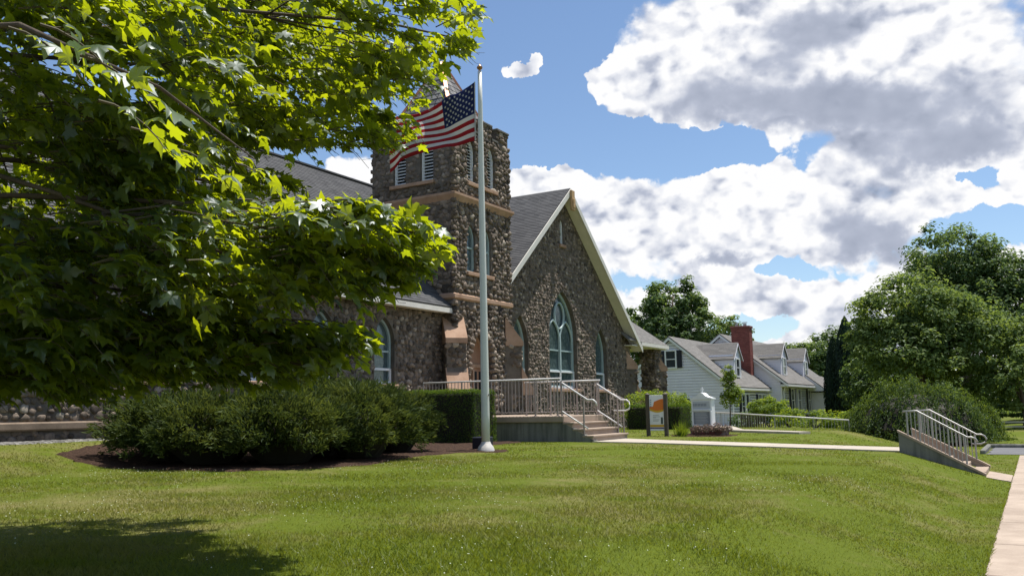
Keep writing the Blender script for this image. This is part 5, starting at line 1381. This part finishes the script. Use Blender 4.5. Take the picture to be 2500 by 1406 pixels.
m = MB(); m.bbox((-19.79, 66.62, 7.45), (-18.28, 67.58, 7.62), .02); m.obj('chimney_cap', simple('cap_brick', (.17, .06, .05), .8, .2, 8, .3), ch)
for x in (-19.4, -18.75): m = MB(); m.tube([(x, 67.1, 7.62), (x, 67.1, 7.82)], .13, 10); m.tube([(x, 67.1, 7.88), (x, 67.1, 7.92)], .2, 10); m.obj('flue', M_galv, ch)

# ------------------------------------------------------------------ ramp railing in front of the house
a, b = (-12.7, 38.2), (-6.35, 36.6); gz = [.62, .33]
rr_ = railing('long pale ramp railing with thin pickets in front of the white house', [a, b], [1.36, .97], gz, [0, .13, .26, .52, .78, 1], M_pipe, M_galv, step=.13, pr=.0075, rail_r=.03, post_r=.018)
# yard fence, plants by the house
r = thing('picket_fence', 'dark picket fence panel between shrubs by the white house', 'fence', (-13.2, 50, .3))
for i in range(12): m = MB(); x = -13.9 + i * .14; m.box((x, 48 - .3 * i * .3, .2), (x + .07, 48.03 - .3 * i * .3, 1.15)); m.obj('picket', M_trunk, r)
m = MB(); m.bar((-13.95, 48.06, .9), (-12.3, 47.07, .9), .04, .05); m.obj('rail', M_trunk, r)


def shrub(name, label, x, y, rx, rz_, mt, leaf=.06, nc=120, per=40, rc=.3, zc=None, group=None, ry=None):
    z = float(g(x, y)); r = thing(name, label, 'bush', (x, y, z), group); C, N, T = crown_points([(x, y, z + (zc or rz_ * .8), rx, ry or rx, rz_)], nc, per, rc, .6, .35, -.9); tri_leaves(C, N, leaf, 'foliage', mt, r, T)
    for i in range(4): a_ = rng.uniform(0, 6.28); m = MB(); m.tube([(x, y, z - .05), (x + rx * .5 * math.cos(a_), y + rx * .5 * math.sin(a_), z + rz_)], [.05, .02], 5); m.obj('stem', M_trunk, r)


shrub('yard_bush', 'bright green rounded bush against the white house front', -13.5, 52.5, 1.15, .72, M_tree4, .07, 150, 40, .3, 1.0)
shrub('yard_bush', 'low grey-green shrub left of the picket fence by the house', -14.3, 50, .8, .45, M_tree1, .05, 60, 40, .2)
for i, (x, y, w_) in enumerate(((-9.8, 47, 1.1), (-8.6, 47.5, .9), (-11.2, 47.6, .8), (-7.4, 48, .9))):
    shrub('weedy_shrub', ['yellow-green weedy clump in the middle of the rough planting', 'pale weedy clump right of the middle of the rough planting', 'weedy clump nearest the picket fence', 'weedy clump nearest the big weeping shrub'][i], x, y, w_, .5, M_tree4, .06, 50, 40, .25, group='weedy planting behind the ramp railing')
for i, (x, y) in enumerate(((-6.5, 49.0), (-7.6, 50.0))): m = MB(); m.lathe((x, y, float(g(x, y))), [(.3, 0), (.38, .12), (.3, .28), (.05, .34)], 9); o = m.obj('boulder', M_stone if False else M_gravel, None, smooth=True); tagthing(o, ['grey boulder right of the weedy planting', 'grey boulder half hidden among the weeds'][i], 'boulder')

# young street-lawn tree
nan = float('nan')
tree('young_tree', 'slim young tree with leafy top in front of the white clapboard wall', 'tree', (-11.3, 37.4, nan), [(-11.25, 37.4, 2.75, .26, .26, .6), (-11.2, 37.4, 1.95, .42, .42, .7)], 80, 42, .17, .045, M_tree4, .035, limbs=6, shell=.8)

# weeping shrub
r = thing('weeping_shrub', 'wide dome-shaped weeping shrub beyond the street steps', 'bush', (-4.1, 38, .25))
n = 1500; u = unit(n * 2); u = u[u[:, 2] > -.1][:n]; n = len(u); c0 = np.array([-4.05, 38.2, .2]); rad = np.array([2.75, 2.3, 2.15])
lob = 1 + .07 * np.sin(np.arctan2(u[:, 1], u[:, 0]) * 7) + rng.normal(0, .04, n); top = c0 + u * rad * lob[:, None] - np.array([0, 0, .0])
top[:, 2] += np.where(np.abs(top[:, 0] + 4.6) < .7, .22, 0) * (u[:, 2] > .6)
k = 24; S0 = np.repeat(top, k, 0); q = np.tile(np.linspace(0, 1, k), n); out = np.repeat(u * np.array([1, 1, 0]), k, 0); Cc = S0 + out * (q * .22)[:, None] + np.array([0, 0, -1.]) * (q * .55)[:, None] + rng.normal(0, .05, (n * k, 3)); Cc[:, 2] = np.maximum(Cc[:, 2], .18)
tri_leaves(Cc, out + np.array([0, 0, .6]) + rng.normal(0, .5, (n * k, 3)), .055, 'foliage', M_weep, r, np.clip(np.repeat(rng.normal(.5, .22, n), k) + rng.normal(0, .12, n * k), 0, 1), dirs=np.tile([0, 0, -1.], (n * k, 1)) + rng.normal(0, .4, (n * k, 3)), asp=.4)
m = MB(); m.lathe((-4.05, 38.2, .0), [(2.2, .1), (2.3, .6), (1.8, 1.35), (.9, 1.8), (.1, 1.95)], 14); m.obj('shaded_core', flat('core_shade', (.018, .016, .01)), r)  # dark dome, the shaded inside of the shrub put into its colour
m = MB(); m.tube([(-4.05, 38.2, 0), (-4.0, 38.2, 1.5)], .09, 8); m.obj('trunk', M_trunk, r)

# ------------------------------------------------------------------ far trees
tree('tall_tree', 'tallest dark green tree at the right, rising behind the olive one', 'tree', (-4.6, 80, nan),
     [(-5.2, 80, 12.8, 3.5, 3.5, 3.7), (-3.6, 80, 11.6, 3.4, 3.2, 3.2), (-4.6, 80, 9.6, 4.8, 4.2, 3.6), (-2.0, 80, 10.0, 4.0, 3.6, 3.4), (-2.6, 79, 8.0, 5.6, 4.5, 3.6), (-.2, 80, 7.2, 4.6, 4, 4.2), (-6.3, 79, 9.2, 3.4, 3.4, 3.2), (1.5, 80, 6.0, 4, 4, 4)], 860, 62, .78, .15, M_tree1, .45, limbs=14)
tree('spreading_tree', 'broad olive-green tree in front of the tallest one at the right', 'tree', (-6.0, 62, nan),
     [(-6.6, 62, 7.0, 3.3, 3, 2.9), (-8.0, 61.5, 6.6, 2.3, 2.4, 2.2), (-4.3, 62, 6.2, 3.0, 3, 2.6), (-7.4, 61, 4.6, 2.8, 2.6, 2.2), (-3.0, 61.5, 4.4, 3.0, 2.6, 2.4), (-5.5, 60.5, 4.5, 3.2, 2.6, 2.2)], 560, 62, .62, .125, M_tree2, .35, limbs=14)
tree('understory_tree', 'shaded lower tree at the right edge beyond the weeping shrub', 'tree', (-.6, 60, nan), [(-.8, 60, 3.0, 2.2, 2, 1.9), (.6, 62, 4.0, 2.6, 2.2, 3.0), (-2.2, 61, 2.2, 1.8, 1.6, 1.6)], 220, 50, .5, .12, M_tree2, .15)
tree('understory_tree', 'dark bushy tree between the arborvitae and the olive tree', 'tree', (-8.9, 68, nan), [(-9.2, 68, 2.6, 2.2, 2, 2.6), (-10.6, 70, 2.6, 2, 2, 2.6), (-6.8, 68, 2.4, 2.5, 2, 2.4)], 240, 50, .5, .13, M_tree1, .15)

tree('understory_tree', 'dark leafy tree cut by the right edge of the picture above the rail fence', 'tree', (3.0, 66, nan), [(1.6, 65, 3.6, 2.2, 2, 2.4), (3.6, 66, 5.6, 3.2, 3, 4.0), (.6, 68, 5.2, 2.4, 2, 2.6)], 300, 50, .55, .13, M_tree1, .18)


def arborvitae(label, x, y, w, h):
    z = float(g(x, y)); r = thing('arborvitae', label, 'tree', (x, y, z), 'dark columnar arborvitae'); n = 9000; t = rng.uniform(0, 1, n); a = rng.uniform(0, 2 * np.pi, n)
    rad = w * (1 - t ** 2.6) ** .8 * (1 + .08 * np.sin(a * 5 + t * 9)) * rng.uniform(.8, 1.03, n); C = np.stack([x + rad * np.cos(a), y + rad * np.sin(a), z + .1 + h * t], 1)
    tri_leaves(C, np.stack([np.cos(a), np.sin(a), .3 + 0 * a], 1) + rng.normal(0, .3, (n, 3)), .12, 'foliage', M_tree3, r, dirs=np.tile([0, 0, 1.], (n, 1)) + rng.normal(0, .3, (n, 3)), asp=.4)
    m = MB(); m.tube([(x, y, z - .05), (x, y, z + h * .8)], [.18, .04], 8); m.obj('trunk', M_trunk, r)
    m = MB(); m.lathe((x, y, z), [(w * .7, .2), (w * .72, h * .4), (w * .5, h * .75), (.02, h * .93)], 9); m.obj('shaded_core', MATS['core_shade'], r)  # dark solid column painted as the shade within the foliage


arborvitae('taller dark arborvitae column beside the spreading tree', -12.65, 74, 1.25, 8.1)
arborvitae('shorter dark arborvitae column touching the taller one on its left', -13.85, 75, .9, 6.6)
tree('maple_tree', 'dense round green tree rising behind the church porch roof', 'tree', (-26.6, 72, nan), [(-26.2, 72, 10.0, 2.6, 2.6, 2.6), (-27.9, 72, 8.4, 2.6, 2.6, 2.6), (-24.8, 72, 8.2, 2.4, 2.4, 2.8), (-26.5, 71, 6.6, 3.6, 3, 2.6), (-30, 72, 7.0, 2.2, 2, 2.2)], 400, 60, .6, .15, M_tree1, .35, limbs=12)
tree('airy_tree', 'small airy tree just left of the red chimney', 'tree', (-24.9, 83, nan), [(-25.0, 83, 8.8, 1.5, 1.5, 1.7), (-26.3, 83, 7.4, 1.5, 1.4, 1.5), (-23.8, 83, 7.4, 1.6, 1.4, 1.8)], 75, 55, .5, .13, M_tree2, .2, limbs=10, shell=.8)
for i, (x, y, zc, rx, rz_) in enumerate([(-33, 122, 7.5, 4.2, 3.6), (-29.5, 128, 8.2, 4.6, 4.2), (-25.5, 124, 8.4, 4.4, 4.4), (-22.2, 118, 8.6, 4.0, 5.0), (-19.5, 122, 8.6, 4.2, 4.6), (-37, 130, 6.0, 4, 3)]):
    tree('background_tree', ['low tree at the left end of the far tree line', 'tree second from the left in the far line behind the dormers', 'full round tree in the middle of the far line', 'taller tree of the far line left of the arborvitae', 'tree of the far line right behind the arborvitae', 'farthest low tree peeping over the chimney side roof'][i], 'tree', (x, y, nan), [(x, y, zc - 2.6, rx, rx, rz_), (x + 1.5, y, zc - 4.4, rx * 1.1, rx, rz_)], 260, 46, .8, .2, M_tree1 if i % 2 else M_tree2, .3, 'far tree line', limbs=5)
# wood far beyond
C, N, T = crown_points([(x, y, 2.5, 12, 10, 5.5) for x, y in ((-110, 170), (-90, 180), (-70, 175), (-50, 185), (-30, 180), (-12, 175), (5, 170), (22, 165), (38, 150))], 700, 40, 2.0, .7, .3); tri_leaves(C, N, .5, 'woodland', M_tree1, None, T)
C, N, T = crown_points([(x, y, 2.2, 3.4, 3, 3.4) for x, y in ((-.5, 86), (4, 86), (8, 84), (-4, 90), (-8.5, 92))], 500, 46, .7, .2, .3); tri_leaves(C, N, .2, 'far_thicket', M_tree1, None, T, label='dark thicket closing the view beyond the lawn at the right')
r = thing('rail_fence', 'low weathered split-rail fence under the trees at the far right', 'fence', (-.4, 56, 0))
for i in range(3): m = MB(); m.box((-1.9 + i * 1.7, 55.95, -.1), (-1.75 + i * 1.7, 56.05, .62)); m.obj('post', M_trunk, r)
for z in (.22, .47): m = MB(); m.bar((-1.85, 55.92, z), (1.6, 55.92, z + .02), .06, .07); m.obj('rail', M_galv, r)

# ------------------------------------------------------------------ the big maple whose boughs hang into the view
TX, TY = -6.6, 1.5; tz = float(g(TX, TY))
maple = thing('maple_tree', 'large maple close by, its sunlit lobed leaves hanging over the left half', 'tree', (TX, TY, tz))
FH = np.array([F[0], F[1], 0]); FH /= np.linalg.norm(FH); RH = np.array([R0[0], R0[1], 0.]); RH /= np.linalg.norm(RH); EZ_ = np.array([0, 0, 1.])
# bough: centre, half size across / away / up, leaf sprays
BOUGHS = [((-2.83, 4.06, 3.90), (.36, .5, .19), 16), ((-3.34, 4.2, 4.04), (.5, .8, .23), 24), ((-3.5, 4.42, 3.70), (.46, .7, .25), 38),
          ((-3.80, 4.52, 3.40), (.32, .5, .15), 18), ((-4.5, 4.23, 4.03), (.81, 1.0, .52), 105), ((-4.45, 4.2, 3.56), (.36, .5, .12), 18), ((-4.41, 2.95, 3.59), (.77, 1.2, .56), 105),
          ((-6.21, 3.67, 3.45), (.91, 1.2, .67), 120), ((-4.75, 3.51, 3.12), (.5, 1.0, .32), 60),
          ((-3.98, 4.51, 2.86), (.64, .7, .17), 58), ((-4.7, 4.17, 2.68), (.9, .9, .30), 78), ((-3.86, 4.43, 2.56), (.4, .5, .17), 30), ((-5.1, 3.5, 2.41), (.95, 1.2, .48), 125),
          ((-4.2, 4.52, 2.13), (.40, .4, .15), 40), ((-4.8, 4.18, 2.05), (.6, .7, .24), 44), ((-6.69, 4.17, 2.2), (.98, 1.2, .38), 120), ((-5.48, 5.05, 4.78), (1.0, 1.0, .42), 60),
          ((-4.6, 4.6, 2.40), (.5, .6, .3), 12), ((-5.6, 3.3, 2.0), (.9, .9, .26), 90), ((-4.2, 4.3, 1.92), (.35, .4, .1), 14), ((-5.6, 4.6, 3.2), (.8, .9, .7), 80)]
# the crown above and beyond the frame, dense low boughs added to shade leaves
HIGH = [((-6.5, 2.2, 6.6), (2.6, 2.6, 1.5), 130), ((-5.6, 3.4, 5.8), (1.1, 1.1, .5), 50), ((-5.4, 3.3, 5.05), (1.1, 1.0, .4), 200), ((-4.3, 3.3, 4.95), (.7, .8, .3), 110), ((-7.0, 4.0, 5.4), (1.8, 1.6, .9), 70), ((-8.6, 1.6, 4.6), (2.2, 2.2, 1.6), 80), ((-6.0, -1.0, 5.0), (2.4, 1.8, 1.6), 70), ((-4.0, 1.6, 5.6), (1.3, 1.3, .6), 60), ((-3.6, .6, 5.2), (1.2, 1.0, .6), 60), ((-6.4, 1.6, 8.4), (1.8, 1.8, 1.3), 60), ((-5.3, 1.8, 4.3), (.9, 1.0, .5), 30)]

half = [(.0, .0), (.10, -.10), (.40, -.16), (.31, .02), (.44, .10), (.66, .34), (.42, .35), (.24, .42), (.30, .56), (.22, .66), (.12, .74), (.0, 1.04)]
LO = [(x, y) for x, y in half] + [(-x, y) for x, y in half[-2:0:-1]]
lv = np.array([(x, y - .0, 0) for x, y in LO] + [(0, .32, 0)]); nl = len(LO)
LF = np.array([(i, (i + 1) % nl, nl) for i in range(nl)])
lv[:, 1] -= .0


def leaf_variant(k):
    V = lv.copy(); r2 = (V[:, 0] ** 2 + (V[:, 1] - .3) ** 2); r_ = np.random.default_rng(50 + k)
    V[:, 2] = -.42 * r2 * r_.uniform(.3, 1.9) - np.abs(V[:, 0]) * r_.uniform(-.28, .15) + .05 * np.sin(V[:, 1] * 9 + k) * np.abs(V[:, 0]) + r_.uniform(-.25, .25) * (V[:, 1] - .3) * V[:, 0]
    V[:nl, :2] *= r_.uniform(.93, 1.07, (nl, 1)); V[:, 0] *= r_.uniform(.85, 1.1); return V


LV = [leaf_variant(k) for k in range(8)]
L_pos, L_mat, L_k, L_t = [], [], [], []
twigs = MB(); limbm = []


LIMY = [0, 60, 130, 180, 225, 290, 380, 430, 455, 475, 500, 520, 620, 690, 740, 760, 790, 860, 890, 900, 940, 960, 985]
LIMX = [1245, 1175, 1165, 1110, 1090, 1015, 1040, 920, 860, 910, 1060, 1105, 1100, 1050, 985, 900, 925, 930, 890, 840, 800, 640, 300]


def strays(p, pad=0):
    """would a point here hang outside the outline of the boughs?"""
    q = p - CAM; z = q @ F
    if z < .3: return False
    X = 1250 + FPX * (q @ RR) / z; Y = 703 - FPX * (q @ UU) / z
    if not (-50 < X < 2500 and -50 < Y < 1406): return False
    return X > np.interp(Y, LIMY, LIMX) + pad or Y > 985 + pad or (X > 660 and 722 < Y < 785 and pad <= 0) or (X > 580 and 362 < Y < min(460, 400 + (X - 580) * .2) and pad <= 0)


def spray(c, outd, L, n, droop, size=1.0):
    """one leafy twig: curved stem with leaves in opposite pairs"""
    side = np.cross(outd, EZ_); side /= np.linalg.norm(side) + 1e-9; pts = []
    for i in range(6): s = i / 5; pts.append(c + outd * L * (s - .6) + EZ_ * (.10 * L * math.sin(s * 3) - droop * L * s * s) + side * .05 * math.sin(s * 4 + L * 9))
    pts = np.array(pts)
    if strays(pts[3], 0) or strays(pts[5], 25): return
    twigs.tube(pts, np.linspace(.005, .0016, 6), 4, cap=False)
    for j in range(n):
        s = .12 + .88 * (j // 2 + .5) / (n / 2) if n > 2 else .8; s = min(s, 1); sg = 1 if j % 2 else -1
        p = np.array([np.interp(s * 5, np.arange(6), pts[:, k]) for k in range(3)])
        pd = side * sg * rng.uniform(.6, 1.0) * (1.15 - s) + outd * rng.uniform(.3, .9) + EZ_ * rng.uniform(-.35, .30); pd /= np.linalg.norm(pd)
        base = p + pd * rng.uniform(.03, .075)
        # blade hangs a little and faces up with a scatter
        tip = pd * .8 + outd * .35 - EZ_ * rng.uniform(.15, .95) + rng.normal(0, .25, 3); tip /= np.linalg.norm(tip)
        nm = EZ_ * 1.0 + outd * rng.uniform(-.2, .8) + rng.normal(0, .5, 3); nm -= tip * (nm @ tip); nm /= np.linalg.norm(nm)
        x = np.cross(tip, nm); sz = .052 + .076 * rng.uniform(0, 1) ** 1.2; sz *= size * (.75 if s > .93 else 1)
        L_pos.append(base); L_mat.append(np.stack([x, tip, nm], 1) * sz); L_k.append(int(rng.integers(8))); L_t.append(float(np.clip(rng.normal(.5, .22), 0, 1)))
        if rng.uniform() < .35: twigs.tube([p, base], .0014, 3, cap=False)


TRK = np.array([TX, TY, 0])
# the upper boughs reach further out than the lower ones, so that each layer gets its own sun
KD = {0: 1.2, 1: 1.2, 2: 1.18, 3: 1.16, 4: 1.2, 5: 1.2, 16: 1.15, 9: .84, 10: .84, 11: .88, 13: .95, 14: .95}
BOUGHS = [(tuple(CAM + (np.array(c) - CAM) * KD.get(i, 1)), tuple(h * KD.get(i, 1) for h in hs), int(ns * KD.get(i, 1))) for i, (c, hs, ns) in enumerate(BOUGHS)]
for bi, (c, hs, ns) in enumerate(BOUGHS + HIGH):
    c = np.array(c); hi = bi >= len(BOUGHS); o_ = c - TRK; o_[2] = 0; on = o_ / np.linalg.norm(o_)
    for i in range(int(ns * (.34 if hi else (1.15 if c[2] > 3.3 else 1.35) + .3 * (c[0] < -4.4)))):
        u = rng.normal(0, 1, 3); u /= np.linalg.norm(u); u *= rng.uniform(.15, 1) ** .42
        p = c + RH * u[0] * hs[0] + FH * u[1] * hs[1] + EZ_ * u[2] * hs[2]
        od = p - (TRK + EZ_ * p[2]); od /= np.linalg.norm(od); od = od * .8 + rng.normal(0, .28, 3) * np.array([1, 1, .25]) + RH * .25; od /= np.linalg.norm(od)
        if hi: spray(p, od, rng.uniform(.5, .9), int(rng.integers(8, 13)), rng.uniform(.1, .5), 1.35)
        else: spray(p, od, rng.uniform(.28, .52), int(rng.integers(10, 17)), rng.uniform(.15, .65))
    # limb from the trunk into the bough
    st_ = TRK + EZ_ * (tz + 1.9 + .35 * (c[2] - 1.5) + rng.uniform(-.2, .2)); mid = (st_ * .5 + c * .5) + EZ_ * (rng.uniform(.05, .5) if not hi else -.1) + RH * rng.normal(0, .25) + FH * rng.normal(0, .3); endp = c + on * (hs[0] + hs[1]) * .4 - EZ_ * .04
    if bi in (0, 2, 3, 5, 11, 13, 17): continue
    limbm.append(([st_, st_ * .72 + mid * .28 + rng.normal(0, .04, 3), mid, (mid + c) / 2 + EZ_ * .07 + rng.normal(0, .05, 3), c, endp], .026 if not hi else .07))
    for j in range(5 if not hi else 2):
        u = rng.normal(0, 1, 3); u /= np.linalg.norm(u); e_ = c + RH * u[0] * hs[0] * .9 + FH * u[1] * hs[1] * .9 + EZ_ * u[2] * hs[2] * .9; s_ = (mid * .35 + c * .65)
        limbm.append(([s_, (s_ + e_) / 2 + EZ_ * .05 + rng.normal(0, .03, 3), e_], .008))
# a few leaves that hang close to the camera
for p, n in (((-2.43, 1.47, 2.69), 6), ((-2.27, 1.47, 2.66), 6), ((-2.20, 1.55, 2.58), 6), ((-2.36, 1.72, 2.53), 7), ((-2.56, 1.98, 2.55), 7), ((-2.72, 2.3, 2.58), 8), ((-2.9, 2.75, 2.66), 8)):
    spray(np.array(p), np.array([.75, .55, -.3]) / .98, .2, n, .4, .85)
limbm.append(([np.array([-6.5, 1.6, 3.4]), np.array([-4.6, 1.5, 3.1]), np.array([-3.2, 1.35, 2.88]), np.array([-2.5, 1.4, 2.75]), np.array([-2.25, 1.7, 2.6]), np.array([-2.8, 2.6, 2.68])], .018))
m = MB(); m.tube([(TX, TY, tz - .15), (TX, TY, tz + .15), (TX + .05, TY, tz + 1.5), (TX, TY + .05, tz + 3.2), (TX - .1, TY + .1, tz + 5.5), (TX, TY, tz + 8)], [.34, .25, .2, .18, .12, .04], 14); m.obj('trunk', M_trunk, maple, smooth=True)
for P_, r_ in limbm: m = MB(); m.tube(P_, np.linspace(r_, .006 if r_ > .02 else .003, len(P_)), 7); m.obj('limb', M_trunk, maple, smooth=True)
twigs.obj('twigs', simple('twig_bark', (.07, .06, .035), .8, .2, 9, .2), maple, kind='stuff', fixn=False)
# the largest leaves in view are single parts, the others one joined crown
LP = np.array(L_pos); LM = np.array(L_mat); LK = np.array(L_k); LT = np.array(L_t); cen = LP + LM[:, :, 1] * .4
q_ = cen - CAM; zz_ = q_ @ F; PX_ = 1250 + FPX * (q_ @ RR) / np.maximum(zz_, .01); PY_ = 703 - FPX * (q_ @ UU) / np.maximum(zz_, .01)
inv = (zz_ > .5) & (PX_ > 0) & (PX_ < 2500) & (PY_ > 0) & (PY_ < 1406); nml = LM[:, :, 2] / np.linalg.norm(LM[:, :, 2], axis=1)[:, None]; dd = np.linalg.norm(q_, axis=1)
# leave out the few that would stray over the open sky or down over the bushes
lim = np.interp(PY_, LIMY, LIMX)
jit = rng.uniform(0, 1, len(PX_))
bad = inv & ((PX_ > lim) | (PY_ > 985) | ((PX_ > 580) & (PY_ > 360) & (PY_ < 462) & (PY_ < 400 + (PX_ - 580) * .2) & (jit < .8)) | ((PX_ > 960) & (PY_ > 195) & (PY_ < 470) & (jit < .45)) | ((PX_ > 700) & (PY_ > 765) & (PY_ < 800) & (jit < .5)))
score = np.linalg.norm(LM[:, :, 1], axis=1) ** 2 * np.abs(np.einsum('ij,ij->i', nml, q_)) / dd ** 3 * inv * ~bad
top = np.argsort(-score)[:295]; tset = np.zeros(len(LP), bool); tset[top] = True
LMESH = {}
for i in top:
    key = (int(LK[i]), round(LT[i] * 4) / 4)
    if key not in LMESH: LMESH[key] = new_mesh('leaf', LV[key[0]], LF, M_maple, smooth=True, tint=np.full(nl + 1, key[1]))
    o = link('leaf', LMESH[key], maple); M_, c = LM[i], LP[i]
    o.matrix_basis = Matrix(((*M_[0], c[0]), (*M_[1], c[1]), (*M_[2], c[2]), (0, 0, 0, 1)))
rest = np.where(~tset & ~bad)[0]; VV = np.array(LV)[LK[rest]]; VW = np.einsum('nij,nvj->nvi', LM[rest], VV) + LP[rest][:, None, :]
FF = (np.arange(len(rest))[:, None, None] * (nl + 1) + LF[None]).reshape(-1, 3)
link('crown', new_mesh('crown', VW.reshape(-1, 3), FF, M_maple, smooth=True, tint=np.repeat(LT[rest], nl + 1)), maple, 'stuff')
print('leaves', len(LP), 'in view', int(inv.sum()))
